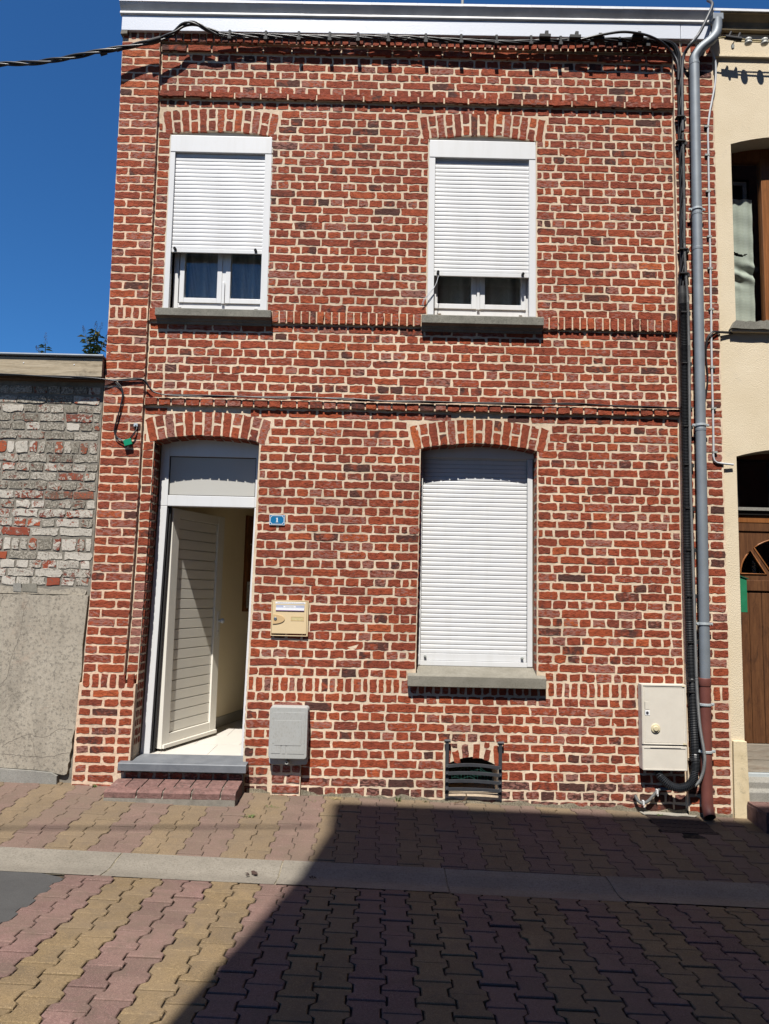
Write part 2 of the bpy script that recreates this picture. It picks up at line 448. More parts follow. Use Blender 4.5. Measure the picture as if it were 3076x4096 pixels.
def thing(name, label, cat, loc, group=None):
    o = bpy.data.objects.new(name, None); o.location = loc; o.empty_display_size = .2; COL.objects.link(o)
    o['label'] = label; o['category'] = cat
    if group: o['group'] = group
    return o


def tag(o, label, cat, group=None):
    o['label'] = label; o['category'] = cat
    if group: o['group'] = group
    return o


def struct(o): o['kind'] = 'structure'; return o
def stuff(o): o['kind'] = 'stuff'; return o


def smooth_path(pts, step=.03):
    """Catmull-Rom through the points"""
    P = [Vector(p) for p in pts]; P = [P[0] * 2 - P[1]] + P + [P[-1] * 2 - P[-2]]; out = []
    for i in range(1, len(P) - 2):
        a, b, c_, d = P[i - 1:i + 3]; n_ = max(2, int((c_ - b).length / step))
        for k in range(n_):
            t_ = k / n_
            out.append(.5 * ((2 * b) + (c_ - a) * t_ + (2 * a - 5 * b + 4 * c_ - d) * t_ ** 2 + (3 * b - a - 3 * c_ + d) * t_ ** 3))
    out.append(P[-2]); return out


# ------------------------------------------------------------------ brick maker
def edge_pts(a, b, n_): return [(a[0] + (b[0] - a[0]) * k / n_, a[1] + (b[1] - a[1]) * k / n_) for k in range(n_)]


def brick(mb, q, T, tone, proud=.0018, jit=.0027, seg=.030, sink=.012, rr=rnd):
    """q: four corners (u,v) anticlockwise; T(u,v,d) -> world with d outwards from the joint face"""
    ring = []
    for i in range(4):
        a, b = q[i], q[(i + 1) % 4]
        L = math.hypot(b[0] - a[0], b[1] - a[1])
        ring += edge_pts(a, b, max(1, round(L / seg)))
    if rr.random() < .12:
        i0 = rr.randrange(len(ring)); pu, pv_ = ring[i0]; mu_ = sum(p[0] for p in q) / 4; mv_ = sum(p[1] for p in q) / 4; ring[i0] = (pu + (mu_ - pu) * .06, pv_ + (mv_ - pv_) * .2)
    cu = sum(p[0] for p in q) / 4; cv = sum(p[1] for p in q) / 4
    hw = max(.01, max(abs(p[0] - cu) for p in q)); hh = max(.008, max(abs(p[1] - cv) for p in q))
    o_, i_ = [], []
    for (u, v) in ring:
        u += rr.gauss(0, jit); v += rr.gauss(0, jit)
        # corners worn round
        fu, fv = abs(u - cu) / hw, abs(v - cv) / hh
        if fu > .85 and fv > .8: u -= (u - cu) / hw * .0022; v -= (v - cv) / hh * .0016
        o_.append((u, v, -sink))
        k = .0030 + rr.uniform(0, .0018)
        i_.append((u - (u - cu) / hw * k, v - (v - cv) / hh * k, proud + rr.gauss(0, .0009)))
    N_ = len(ring); mb.cur = tone
    mb.add([T(*p) for p in i_] + [T(*p) for p in o_], [tuple(range(N_))] + [(i, i + N_, (i + 1) % N_ + N_, (i + 1) % N_) for i in range(N_)])


def tone(rr=rnd, base=.48, sd=.15, pale=None, burn=None):
    return (min(1, max(.14, rr.gauss(base, sd))), rr.random() ** 2.6 if pale is None else pale, rr.random() ** 6.5 if burn is None else burn)


def TF(y):  # front facing plane at depth y
    return lambda u, v, d: (u, y - d, v)


def rect(u0, u1, v0, v1, g=.0075, tilt=0):
    h = g * 1.12; g = g * .85
    return [(u0 + g, v0 + h - tilt), (u1 - g, v0 + h + tilt), (u1 - g, v1 - h + tilt), (u0 + g, v1 - h - tilt)]


# ------------------------------------------------------------------ ground heights
SX = -.0275
def g_pave(x, y): return -.010 + SX * x + .06 * y
def g_road(x, y): return -.080 - .06 * (max(y, -3.6) + 1.75) + SX * x
YE, YN, YV = -1.264, -1.664, -1.50     # pavement edge, road edge, valley of the channel

gb = MB(); L_ = 400
gb.add([(-L_, -L_, -.50 - SX * L_), (L_, -L_, -.50 + SX * L_), (L_, L_, -.50 + SX * L_), (-L_, L_, -.50 - SX * L_)], [(0, 1, 2, 3)])
struct(gb.build('ground', 'ground_earth'))
XA, XB = -22, 26
pv = MB(); pv.add([(XA, YE, g_pave(XA, YE) - .006), (XB, YE, g_pave(XB, YE) - .006), (XB, .3, g_pave(XB, .3) - .006), (XA, .3, g_pave(XA, .3) - .006)], [(0, 1, 2, 3)])
pavement = struct(pv.build('pavement', 'joint_sand'))
rv = MB()
for ya, yb in ((-7.4, -3.6), (-3.6, YN)):
    rv.add([(XA, ya, g_road(XA, ya) - .013), (XB, ya, g_road(XB, ya) - .013), (XB, yb, g_road(XB, yb) - .013), (XA, yb, g_road(XA, yb) - .013)], [(0, 1, 2, 3)])
road = struct(rv.build('road', 'joint_sand'))
# kerbless concrete drainage channel, laid in blocks
ch = MB(); cp_ = [(YE - .001, g_pave(0, YE) - .006), (YE - .10, g_pave(0, YE) - .010), (YV + .04, -.1075), (YV - .035, -.1075), (YN + .001, g_road(0, YN) - .006)]
ch.add([(x, y, z + SX * x) for x in (XA, XB) for y, z in cp_], [(i, i + 5, i + 6, i + 1) for i in range(4)])
channel = struct(ch.build('drainage_channel', 'foot_cement'))
k = -6
while True:
    xa = .814 + 1.0375 * k; xb = xa + 1.0375
    if xa > 12: break
    b = MB(); j = rnd.uniform(-.003, .003)
    prof = [(YE - .004, g_pave(0, YE) + .001), (YE - .10, g_pave(0, YE) - .004), (YV + .04, -.1015), (YV, -.1035), (YV - .035, -.1015), (YN + .004, g_road(0, YN) + .001)]
    n_ = 6; vs = []
    for i in range(n_ + 1):
        x = xa + .005 + (xb - xa - .010) * i / n_
        for (y, z) in prof: vs.append((x + rnd.uniform(-.001, .001), y, z + SX * x + j))
    for i in (0, n_):
        x = xa + .005 if i == 0 else xb - .005
        for (y, z) in prof: vs.append((x, y, z + SX * x - .05))
    m_ = len(prof); fs = [(i * m_ + q, (i + 1) * m_ + q, (i + 1) * m_ + q + 1, i * m_ + q + 1) for i in range(n_) for q in range(m_ - 1)]
    e0 = (n_ + 1) * m_; fs += [(q, q + 1, e0 + q + 1, e0 + q) for q in range(m_ - 1)] + [(n_ * m_ + q + 1, n_ * m_ + q, e0 + m_ + q, e0 + m_ + q + 1) for q in range(m_ - 1)]
    b.smooth = False; b.add(vs, fs)
    b.build('channel_block', 'channel_concrete', channel)
    k += 1

# ------------------------------------------------------------------ pavers: bone-shaped interlocking blocks
def bone(cw, ln, gap):
    a = cw / 2; am = .0125; h = ln / 2 - gap
    P = [(a + am - gap, -h), (a + am - gap, -.30 * ln), (a - am - gap, -.19 * ln), (a - am - gap, .19 * ln), (a + am - gap, .30 * ln), (a + am - gap, h)]
    return P + [(-u, v) for u, v in reversed(P)]


def paver_into(mb, poly, cx, cy, gz, top, tone_, ylo, yhi, j, ch_=.004):
    pts = []
    for u, v in poly:
        y = min(yhi, max(ylo, cy + v)); pts.append((u + j.gauss(0, .0008), y - cy + j.gauss(0, .0005)))
    if max(p[1] for p in pts) - min(p[1] for p in pts) < .03: return False
    N_ = len(pts); mu = sum(p[0] for p in pts) / N_; mv = sum(p[1] for p in pts) / N_
    inn = [(u - math.copysign(ch_, u - mu), v - math.copysign(ch_, v - mv)) for u, v in pts]
    vs = [(cx + u, cy + v, gz(cx + u, cy + v) + top + j.gauss(0, .0003)) for u, v in inn]
    vs += [(cx + u, cy + v, gz(cx + u, cy + v) + top - .004) for u, v in pts]
    vs += [(cx + u, cy + v, gz(cx + u, cy + v) - .02) for u, v in pts]
    fs = [tuple(range(N_))] + [(i + o_, i + N_ + o_, (i + 1) % N_ + N_ + o_, (i + 1) % N_ + o_) for o_ in (0, N_) for i in range(N_)]
    mb.cur = tone_; mb.add(vs, fs); return True


def in_view(x, y, z, mx=1.04):
    d = Vector((x, y, z)) - CAM; zc = d.dot(fw)
    if zc <= 0: return None
    px, py = d.dot(ri) / zc, d.dot(up) / zc
    return zc if abs(px) < .5171 * mx and abs(py) < .6886 * mx else None


def pave(parent, x0, cw, ln, yj, par0, gz, ylo, yhi, xlo, xhi, colour, skip, gap, mats=('paver_red', 'paver_yellow')):
    """columns run from the house to the road; neighbours are shifted half a block"""
    poly = bone(cw, ln, gap); cells = []
    for c_ in range(int((xlo - x0) / cw) - 1, int((xhi - x0) / cw) + 2):
        cx = x0 + (c_ + .5) * cw
        off = 0 if (c_ - par0) % 2 == 0 else ln / 2
        r_ = int((ylo - yj) / ln) - 2
        while True:
            cy = yj + off + (r_ + .5) * ln; r_ += 1
            if cy - ln / 2 > yhi: break
            if cy + ln / 2 < ylo + .03 or cy - ln / 2 > yhi - .03 or skip(cx, cy): continue
            cells.append((cx, cy, colour(c_, cx, cy)))
    vis = sorted((in_view(cx, min(yhi, max(ylo, cy)), gz(cx, cy), 1.1) or 1e9, i) for i, (cx, cy, q) in enumerate(cells))
    single = {i for d, i in vis[:300] if d < 1e8}
    rest = {0: MB(), 1: MB()}; j = random.Random(5)
    for i, (cx, cy, q) in enumerate(cells):
        tn = (min(1, max(0, j.gauss(.5, .32))), 0, 0); top = j.gauss(0, .0017)
        if i in single:
            b = MB()
            if paver_into(b, poly, cx, cy, gz, top, tn, ylo, yhi, j): b.build('paver', mats[q], parent, recalc=False)
        else: paver_into(rest[q], poly, cx, cy, gz, top, tn, ylo, yhi, j)
    for q in (0, 1):
        if rest[q].v: stuff(rest[q].build('pavers', mats[q], parent, recalc=False))


pave(pavement, 1.739, .1434, .2, -.932, 3, g_pave, YE - .001, .05, -5, 10,
     lambda c_, x, y: ((c_ // 2) % 2) if x < 4.66 else (c_ % 2), lambda x, y: (.43 < x < 1.28 and y > -.24) or (4.60 < x < 5.04 and -.44 < y < -.02), .0018, ('pavement_red', 'pavement_yellow'))
pave(road, 1.195, .14383, .197, -1.746, 9, g_road, -5.4, YN + .001, .62, 9, lambda c_, x, y: (c_ // 2) % 2,
     lambda x, y: x < .69, .0042)
# tarmac on the left part of the road, its edge follows the blocks
ab = MB(); pts = []
y = YN
pts = [(-22, YN), (.47, YN), (.60, YN - .05)]
y = -1.75
while y > -7.3:
    pts += [(.636, y), (.636, y - .05), (.611, y - .07), (.611, y - .13), (.636, y - .147)]; y -= .197
pts += [(.62, -7.35), (-22, -7.35)]
ab.add([(x_, y_, g_road(x_, y_) - .001) for x_, y_ in pts] + [(x_, y_, g_road(x_, y_) - .03) for x_, y_ in pts], [])
tri = tessellate_polygon([[Vector((x_, y_, 0)) for x_, y_ in pts]])
ab.add([], [])
for t3 in tri: ab.f.append(tuple(t3)); ab.sm.append(False); ab.mi.append(0)
np_ = len(pts)
for i in range(np_): ab.f.append((i, (i + 1) % np_, (i + 1) % np_ + np_, i + np_)); ab.sm.append(False); ab.mi.append(0)
struct(ab.build('tarmac_road', 'asphalt'))
# iron cover and mortar strip in the pavement by the downpipe
cv = MB(); P4 = [(4.615, -.085), (5.035, -.085), (5.035, -.43), (4.615, -.43)]
cv.add([(a_, b_, g_pave(a_, b_) + .001) for a_, b_ in P4] + [(a_, b_, g_pave(a_, b_) - .03) for a_, b_ in P4], [(0, 1, 2, 3), (0, 4, 5, 1), (1, 5, 6, 2), (2, 6, 7, 3), (3, 7, 4, 0)])
for ix in range(9):
    for iy in range(4):
        a_ = 4.635 + ix * .043; b_ = -.405 + iy * .08; z_ = g_pave(a_, b_); cv.box(a_, a_ + .03, b_, b_ + .03, z_ - .001, z_ + .0035)
tag(cv.build('manhole_cover', 'cover_iron'), 'dark rusty rectangular iron cover in the pavement near the downpipe', 'manhole cover')
cm = MB(); pts = [(4.60, -.075)] + [(4.60 + .045 * i, -.072 + rnd.uniform(-.008, .008)) for i in range(1, 10)] + [(5.04, -.05), (5.03, -.0), (4.58, -.0)]
cm.prism(pts, 0, .004, 'z'); cm.v = [(x_, y_, z_ + g_pave(x_, y_) + .001) for x_, y_, z_ in cm.v]
struct(cm.build('concrete_patch', 'patch_concrete'))

# ================================================================== THE BRICK HOUSE
HX0, HX1 = .018, 5.335          # outer edges of the front
PL, PR = .360, 4.975            # inner edges of the two corner pilasters
YP = -.040                      # pilaster brick face; the main panel face is y = 0
C = .0749
house = thing('brick_house', 'two-storey red brick house with white roller shutters and open door', 'house', (2.7, 0, -.1))

ARCH = {}


def make_arch(key, xc, half, zs, rise, h, n_, jl=.0):
    Rr = (half * half + rise * rise) / (2 * rise); zc = zs + rise - Rr
    ARCH[key] = dict(xc=xc, half=half, zs=zs, R=Rr, zc=zc, Re=Rr + h, ang=math.asin(half / Rr) * 1.12, n=n_)


make_arch('ul', .920, .440, 5.640, .032, .216, 13)
make_arch('ur', 3.266, .478, 5.648, .040, .216, 15)
make_arch('door', .918, .447, 2.846, .052, .212, 13)
make_arch('lr', 3.253, .500, 2.825, .056, .212, 15)
OPEN = {'ul': (.480, 1.360, 4.0, 'ul'), 'ur': (2.788, 3.744, 4.0, 'ur'), 'door': (.465, 1.365, .15, 'door'), 'lr': (2.753, 3.753, .93, 'lr')}


def intr(key, x):
    a = ARCH[key]; return a['zc'] + math.sqrt(a['R'] ** 2 - (x - a['xc']) ** 2)


def open_poly(key):
    x0, x1, zb, ak = OPEN[key]; a = ARCH[ak]
    P = [(x0, zb), (x1, zb)]
    for i in range(13):
        x = x1 + (x0 - x1) * i / 12; P.append((x, intr(ak, min(a['xc'] + a['half'], max(a['xc'] - a['half'], x)))))
    return P


vent_poly = [(3.02, -.025), (3.44, -.025), (3.44, .198), (3.39, .222), (3.31, .256), (3.225, .268), (3.14, .252), (3.07, .228), (3.02, .205)]

# mortar bed of the front with its openings and their reveals
mb = MB(); outer = [(HX0 + .05, -.35), (HX1 - .02, -.35), (HX1 - .02, 6.66), (HX0 + .05, 6.66)]
loops = [outer] + [open_poly(k_) for k_ in OPEN] + [vent_poly]
flat = [p for l_ in loops for p in l_]
tri = tessellate_polygon([[Vector((x, z, 0)) for x, z in l_] for l_ in loops])
YM = .0008
mb.add([(x, YM, z) for x, z in flat], [tuple(t3) for t3 in tri])
for l_, dep in zip(loops[1:], (.22, .22, .30, .22, .35)):
    k_ = len(l_); mb.add([(x, YM, z) for x, z in l_] + [(x, dep, z) for x, z in l_], [(i, (i + 1) % k_, (i + 1) % k_ + k_, i + k_) for i in range(k_)])
wall = mb.build('wall', 'mortar', house, warp=True)
# pilasters and the pier under the left one
pm = MB(); yp = YP + .0008
for i in range(15):
    pm.box(HX0 + .004, PL, yp, .3, .80 + 5.84 * i / 15, .80 + 5.84 * (i + 1) / 15)
for i in range(5):
    pm.box(HX0 - .016, .462, yp, .3, -.35 + .23 * i, -.35 + .23 * (i + 1))
pil_l = pm.build('pilaster', 'pier_mortar', house, warp=True)
pm = MB(); pm.box(PR, HX1, yp, .3, -.35, 6.66)
pil_r = pm.build('pilaster', 'mortar', house)

bricks = []          # (list of corners, plane, tone, kwargs)


def put(q, y, tn, par='wall', **kw): bricks.append((q, y, tn, par, kw))


def fill(x0, x1, zb, zt, typ, y=0.0, phase=1.385, base=.48, par='wall', **kw):
    """one course between x0 and x1"""
    if x1 - x0 < .035: return
    P_ = .232 if typ == 'S' else .116
    ph = phase + (0 if typ == 'S' else .058) + rnd.gauss(0, .007)
    k0 = math.ceil((x0 - ph) / P_ + .001)
    xs = [x0]; x = ph + k0 * P_
    while x < x1 - .001: xs.append(x); x += P_
    xs.append(x1)
    mn = .10 if typ == 'S' else .062
    if len(xs) > 2 and xs[1] - xs[0] < mn:
        if len(xs) > 3 and (xs[2] - xs[0]) > P_ * 1.15: xs[1] = xs[0] + (xs[2] - xs[0]) * .5
        else: xs.pop(1)
    if len(xs) > 2 and xs[-1] - xs[-2] < mn:
        if len(xs) > 3 and (xs[-1] - xs[-3]) > P_ * 1.15: xs[-2] = xs[-3] + (xs[-1] - xs[-3]) * .5
        else: xs.pop(-2)
    for i in range(1, len(xs) - 1): xs[i] += rnd.gauss(0, .0085)
    for a, b in zip(xs, xs[1:]):
        ti = rnd.gauss(0, .0014)
        put(rect(a + rnd.uniform(-.001, .003), b, zb + rnd.gauss(0, .0018), zt + rnd.gauss(0, .0018), .0044 + rnd.uniform(-.0012, .0014), ti), y, tone(base=base + kw.get('shift', 0)), par)


def blocked(zb, zt):
    """x ranges of this course that openings, arches and sills take"""
    zm = (zb + zt) / 2; out = []
    for k_, (x0, x1, z0, ak) in OPEN.items():
        a = ARCH[ak]
        if zm > z0 and zm < a['zs']: out.append((x0 - .002, x1 + .002))
        elif zm >= a['zs'] and zb < a['zc'] + a['Re'] - .012:
            hw = math.tan(a['ang']) * (zm - a['zc']) + .008
            d = a['Re'] ** 2 - (zb + .02 - a['zc']) ** 2
            if d > 0: hw = min(hw, math.sqrt(d) + .01); out.append((a['xc'] - hw, a['xc'] + hw))
    if zm < .385 and zm > -.035: out.append((3.0, 3.46))
    if zm < .19: out.append((1.575, 1.83))
    if zb < .215: out.append((.0, 1.375))
    for (x0, x1, z0, z1) in ((.442, 1.43, 3.885, 4.0), (2.742, 3.792, 3.885, 4.0), (2.68, 3.815, .832, .935)):
        if z0 < zm < z1: out.append((x0, x1))
    return sorted(out)


def course(zb, zt, typ, y=0.0, x0=PL + .005, x1=PR - .002, **kw):
    a = x0
    for (u, v) in blocked(zb, zt):
        if u > a: fill(a, min(u, x1), zb, zt, typ, y, **kw)
        a = max(a, v)
    if a < x1: fill(a, x1, zb, zt, typ, y, **kw)


def rowlock(zb, zt, y=0.0, x0=PL + .012, x1=PR - .006, pitch=.067, **kw):
    a = x0; segs = []
    for (u, v) in blocked(zb, zt):
        if u > a: segs.append((a, min(u, x1)))
        a = max(a, v)
    if a < x1: segs.append((a, x1))
    for u, v in segs:
        n_ = max(1, round((v - u) / pitch)); xs = [u + (v - u) * i / n_ + (rnd.gauss(0, .004) if 0 < i < n_ else 0) for i in range(n_ + 1)]
        for a_, b_ in zip(xs, xs[1:]): put(rect(a_, b_, zb, zt, .007, rnd.gauss(0, .001)), y, tone(base=.58), kw.get('par', 'wall'))


rows = []       # z centre, type  for the plain courses (used by the pilasters too)
for i in range(5): rows.append((6.371 - C * i, 'HS'[i % 2]))
for i in range(6, 32): rows.append((6.371 - C * i, 'HS'[i % 2]))
rows.append((3.856, 'S'))
for i in range(8): rows.append((3.782 - C * i, 'HS'[i % 2]))
rows.append((3.100, 'S'))
for i in range(29): rows.append((3.0205 - C * i, 'HS'[i % 2]))
for i in range(13): rows.append((.7198 - C * i, 'HS'[i % 2]))
for zc, t_ in rows:
    course(zc - C / 2, zc + C / 2, t_)
rowlock(.757, .886, 0.0)
# pilasters: alternating long and short; the header course rows of the string courses run through
pr = [z for z, _ in rows if z > .7] + [6.371 - C * 5, 3.179]
pr = sorted(pr, reverse=True) + [6.448]
for i, zc in enumerate(sorted(pr, reverse=True)):
    s_ = i % 2; h_ = C / 2
    xm = HX0 + .008 + (.222 if s_ else .104) + rnd.gauss(0, .004)
    xl = HX0 - .006 + rnd.uniform(.0, .006) + (.004 if zc < 3.3 else 0)
    if zc > .80:
        for a_, b_ in ((xl, xm), (xm, PL + .006)): put(rect(a_, b_, zc - h_, zc + h_, .0046, rnd.gauss(0, .001)), YP, tone(base=.5), 'pil_l')
    xm = PR + (.222 if s_ else .104) + rnd.gauss(0, .004)
    for a_, b_ in ((PR, xm), (xm, HX1 + rnd.uniform(-.01, .004))): put(rect(a_, b_, zc - h_, zc + h_, .0046, rnd.gauss(0, .001)), YP, tone(base=.42), 'pil_r')
for zb, zt in ((6.497, 6.607), (3.8935, 4.0135), (.757, .886)):
    for x0, x1, pa in ((HX0 + .004, PL, 'pil_l'), (PR, HX1, 'pil_r')):
        if pa == 'pil_l' and zt < 1: x1 = .455
        n_ = round((x1 - x0) / .068)
        for i in range(n_): put(rect(x0 + (x1 - x0) * i / n_, x0 + (x1 - x0) * (i + 1) / n_, zb, zt, .0075, rnd.gauss(0, .0015)), YP, tone(base=.5), pa)
for i in range(13):     # pier below, beside the door
    zc = .7198 - C * i; d = .0 + (.018 if i > 8 else 0)
    if zc < .06: xr_ = .345
    else: xr_ = .458
    xs = [HX0 - .004 + rnd.uniform(-.012, .004), HX0 + .10 + (.118 if i % 2 else 0), HX0 + .334, xr_] if zc > .1 else [HX0 - .02, HX0 + (.1 if i % 2 else .14), xr_]
    if zc > .22 and i < 8: xs = [xs[0], xs[1] + rnd.gauss(0, .008), HX0 + .325 + rnd.gauss(0, .006), xr_ + .004]
    for a_, b_ in zip(xs, xs[1:]):
        if b_ - a_ > .03: put(rect(a_, b_, zc - C / 2, zc + C / 2, .0078, rnd.gauss(0, .002)), YP, tone(base=.55, pale=.55 if i > 8 else None), 'pil_l')
for i in range(13):     # right pilaster foot
    zc = .7198 - C * i
    if zc > .7: continue
    xm = PR + (.222 if i % 2 else .104)
    for a_, b_ in ((PR, xm), (xm, HX1 - .004)): put(rect(a_, b_, zc - C / 2, zc + C / 2, .0075, rnd.gauss(0, .001)), YP, tone(base=.42), 'pil_r')

# which bricks become objects of their own: the 300 of the front panel that show largest
def size_key(b):
    q, y, tn, par, kw = b; cx = sum(p[0] for p in q) / 4; cz = sum(p[1] for p in q) / 4
    zc = in_view(cx, y, cz); ar = abs((q[1][0] - q[0][0]) * (q[2][1] - q[1][1]))
    return ar / (zc * zc) if zc else 0


order = sorted(range(len(bricks)), key=lambda i: -size_key(bricks[i]))
single = set(order[:300]); PARS = {'wall': wall, 'pil_l': pil_l, 'pil_r': pil_r}
rest = {k_: MB() for k_ in PARS}
for i, (q, y, tn, par, kw) in enumerate(bricks):
    zc_ = q[0][1]
    if .355 < q[0][0] < .40 and .98 < zc_ < 1.62 and par == 'wall': tn = (tn[0] * .7, 1.0 + .5 * rnd.random(), 0)      # lime bloom beside the door
    if zc_ < .02 and par == 'wall': tn = (tn[0] * .6, .7 if rnd.random() < .6 else .2, 1.0 if rnd.random() < .6 else .5)
    if i in single:
        b = MB(); brick(b, q, TF(y), tn, **kw); b.build('brick', 'brick', PARS[par], warp=True, recalc=False)
    else: brick(rest[par], q, TF(y), tn, **kw)
for k_, b in rest.items(): stuff(b.build('bricks', 'brick', PARS[k_], warp=True, recalc=False))

# ragged, dirty cement fillet where the front meets the pavement
for xa_, xb_, dep in ((1.385, 1.58, .0), (1.825, 3.0, .0), (3.0, 4.975, .0), (4.975, 5.33, .04)):
    f_ = MB(); n_ = int((xb_ - xa_) / .035); top_ = []
    for i in range(n_ + 1):
        x = xa_ + (xb_ - xa_) * i / n_; top_.append((x, g_pave(x, 0) + .022 + .016 * math.sin(x * 9) * math.sin(x * 23) + rnd.uniform(-.006, .010)))
    f_.prism([(xa_, -.3), (xb_, -.3)] + top_[::-1], -.006 - dep, .01); f_.build('cement_foot', 'foot_cement', house)

# ---- string courses, dentil band: projecting bricks on mortar bars
def band(name, zb, zt, proj, x0, x1, pitch, gaps=(), roll=False, base=.45, skipends=0):
    m_ = MB()
    segs = []; a = x0
    for u, v in gaps: segs.append((a, u)); a = v
    segs.append((a, x1))
    for u, v in segs:
        m_ = MB(); m_.box(u, v, -proj + .008, .02, zb + .006, zt - .010); bed = m_.build(name, 'mortar', house, warp=True)
        n_ = max(1, round((v - u) / pitch)); xs = [u + (v - u) * i / n_ + (rnd.gauss(0, pitch * .05) if 0 < i < n_ else 0) for i in range(n_ + 1)]
        for a_, b_ in zip(xs, xs[1:]):
            b = MB(); brick(b, rect(a_, b_, zb, zt, .006, rnd.gauss(0, .0015)), TF(-proj), tone(base=base), sink=.02, jit=.003, proud=.005 + rnd.gauss(0, .002))
            # top and underside of the projecting brick
            zt_, zb_ = zt - .006, zb + .006; b.box(a_ + .007, b_ - .007, -proj - .001, .01, zb_ + .002, zt_ - .002)
            b.build('brick', 'brick', bed, warp=True, recalc=False)


band('string_course', 5.965, 6.034, .028, PL + .006, PR + .02, .232, base=.38)
band('string_course', 3.142, 3.217, .026, PL + .006, PR + .01, .118, base=.5)
band('sill_band', 3.8935, 4.0135, .024, PL + .004, PR + .004, .067, gaps=((.440, 1.432), (2.740, 3.794)), base=.62)
band('dentil_band', 6.497, 6.607, .034, PL + .004, PR + .004, .068, base=.42)
band('dentil_band', 6.413, 6.486, .018, PL + .004, PR + .004, .232, base=.5)

# ---- arches of upright bricks over the openings
def arch(key, reveal):
    a = ARCH[key]; m_ = MB()
    n_ = a['n']; N_ = 24
    ins = [(a['xc'] + (a['R'] + .004) * math.sin(-a['ang'] + 2 * a['ang'] * i / N_), a['zc'] + (a['R'] + .004) * math.cos(-a['ang'] + 2 * a['ang'] * i / N_)) for i in range(N_ + 1)]
    ex = [(a['xc'] + (a['Re'] + .004) * math.sin(-a['ang'] + 2 * a['ang'] * i / N_), a['zc'] + (a['Re'] + .004) * math.cos(-a['ang'] + 2 * a['ang'] * i / N_)) for i in range(N_ + 1)]
    m_.add([(x, .0001, z) for x, z in ins + ex] + [(x, reveal, z) for x, z in ins],
           [(i, i + 1, i + N_ + 2, i + N_ + 1) for i in range(N_)] + [(i, i + 1, i + 1 + 2 * N_ + 2, i + 2 * N_ + 2) for i in range(N_)])
    bed = m_.build('brick_arch', 'mortar', house, warp=True)

    def pol(t_, r_): return (a['xc'] + r_ * math.sin(t_), a['zc'] + r_ * math.cos(t_))
    for i in range(n_):
        t0 = -a['ang'] + 2 * a['ang'] * i / n_; t1 = -a['ang'] + 2 * a['ang'] * (i + 1) / n_
        g = .0056 / a['R']; t0 += g; t1 -= g
        r0, r1 = a['R'] + rnd.uniform(-.010, .002), a['Re'] - .004; rm = r0 + (r1 - r0) * (.49 + rnd.gauss(0, .015))
        parts = [(r0, r1)] if i % 2 == 0 else [(r0, rm - .007), (rm + .007, r1)]
        for (ra, rb) in parts:
            b = MB(); q = [pol(t0, ra), pol(t1, ra), pol(t1, rb), pol(t0, rb)]
            tn = tone(base=.5, sd=.2); brick(b, q, TF(0.0), tn)
            if ra == r0 and reveal > .1:      # the underside of the arch, two bricks deep
                for ya, yb in (((.0, .095), (.107, reveal - .004)) if i % 2 else ((.0, .045), (.057, .15))):
                    s0, s1 = pol(t0, r0 - .006), pol(t1, r0 - .006)
                    b.add([(s0[0], ya, s0[1]), (s1[0], ya, s1[1]), (s1[0], yb, s1[1]), (s0[0], yb, s0[1])], [(0, 1, 2, 3)])
            b.build('brick', 'brick', bed, warp=True, recalc=False)
    return bed


arch('ul', .05); arch('ur', .05); arch('door', .17); arch('lr', .14)

# ---- bricks on the door and window reveals
def reveal(x, side, z0, z1, depth, y0=0.0):
    T = lambda u, v, d: (x + side * d, u, v)
    b = MB(); z = 3.0205 + 6 * C; i = 0
    while z > z0:
        if z < z1:
            xs = [y0 + .006, y0 + .10, depth] if i % 2 else [y0 + .006, y0 + .05, y0 + .105, depth]
            for a_, b_ in zip(xs, xs[1:]):
                if b_ - a_ > .02: brick(b, rect(a_, b_, z - C / 2, z + C / 2, .0068), T, tone(base=.42), proud=.004, sink=.004)
        z -= C; i += 1
    return stuff(b.build('reveal_bricks', 'brick', wall, warp=True, recalc=False))


reveal(.465, 1, .26, 2.86, .165); reveal(1.365, -1, .26, 2.86, .165); reveal(2.753, 1, .98, 2.84, .13); reveal(3.753, -1, .98, 2.84, .13)

# ---- small arch of the cellar vent
vb = MB(); vb.box(3.0, 3.46, .0045, .03, .202, .205)
ven = MB(); ven.add([(3.0, .0042, .2), (3.46, .0042, .2), (3.46, .0042, .38), (3.0, .0042, .38)], [])
for cx, cz, wd, hg, an in ((3.035, .292, .045, .165, 4), (3.098, .262, .055, .105, -14), (3.172, .312, .060, .110, -5), (3.262, .312, .058, .118, 4), (3.350, .285, .052, .090, 10), (3.425, .280, .045, .165, -6), (3.085, .355, .05, .045, 0), (3.348, .362, .05, .05, 5)):
    b = MB(); s_, c_ = math.sin(R(an)), math.cos(R(an))
    q = [(cx + u * c_ + v * s_, cz - u * s_ + v * c_) for u, v in ((-wd / 2, -hg / 2), (wd / 2, -hg / 2), (wd / 2, hg / 2), (-wd / 2, hg / 2))]
    brick(b, q, TF(0.0), tone(base=.4)); b.build('brick', 'brick', wall, warp=True, recalc=False)
vd = MB(); vd.box(3.0, 3.46, .34, .36, -.1, .3); vd.build('vent_back', 'dark_void', house, warp=True)

# ---- concrete sills
def sill(x0, x1, zt, zb, y0, y1, m_, mould=False):
    b = MB(); prof = [(y0, zb), (y0, zt - .004), (y0 + .004, zt), (y1, zt + (y1 - y0) * .12), (y1, zb + .01), (y0 + .02, zb + .006)]
    if mould: prof = [(y0, zb), (y0, zt - .004), (y0 + .004, zt), (y1, zt + .012), (y1, zb - .055), (-.012, zb - .055), (-.018, zb - .035), (-.03, zb - .028), (-.035, zb - .012), (y0 + .02, zb - .004)]
    b.prism(prof, x0, x1, 'x'); return b


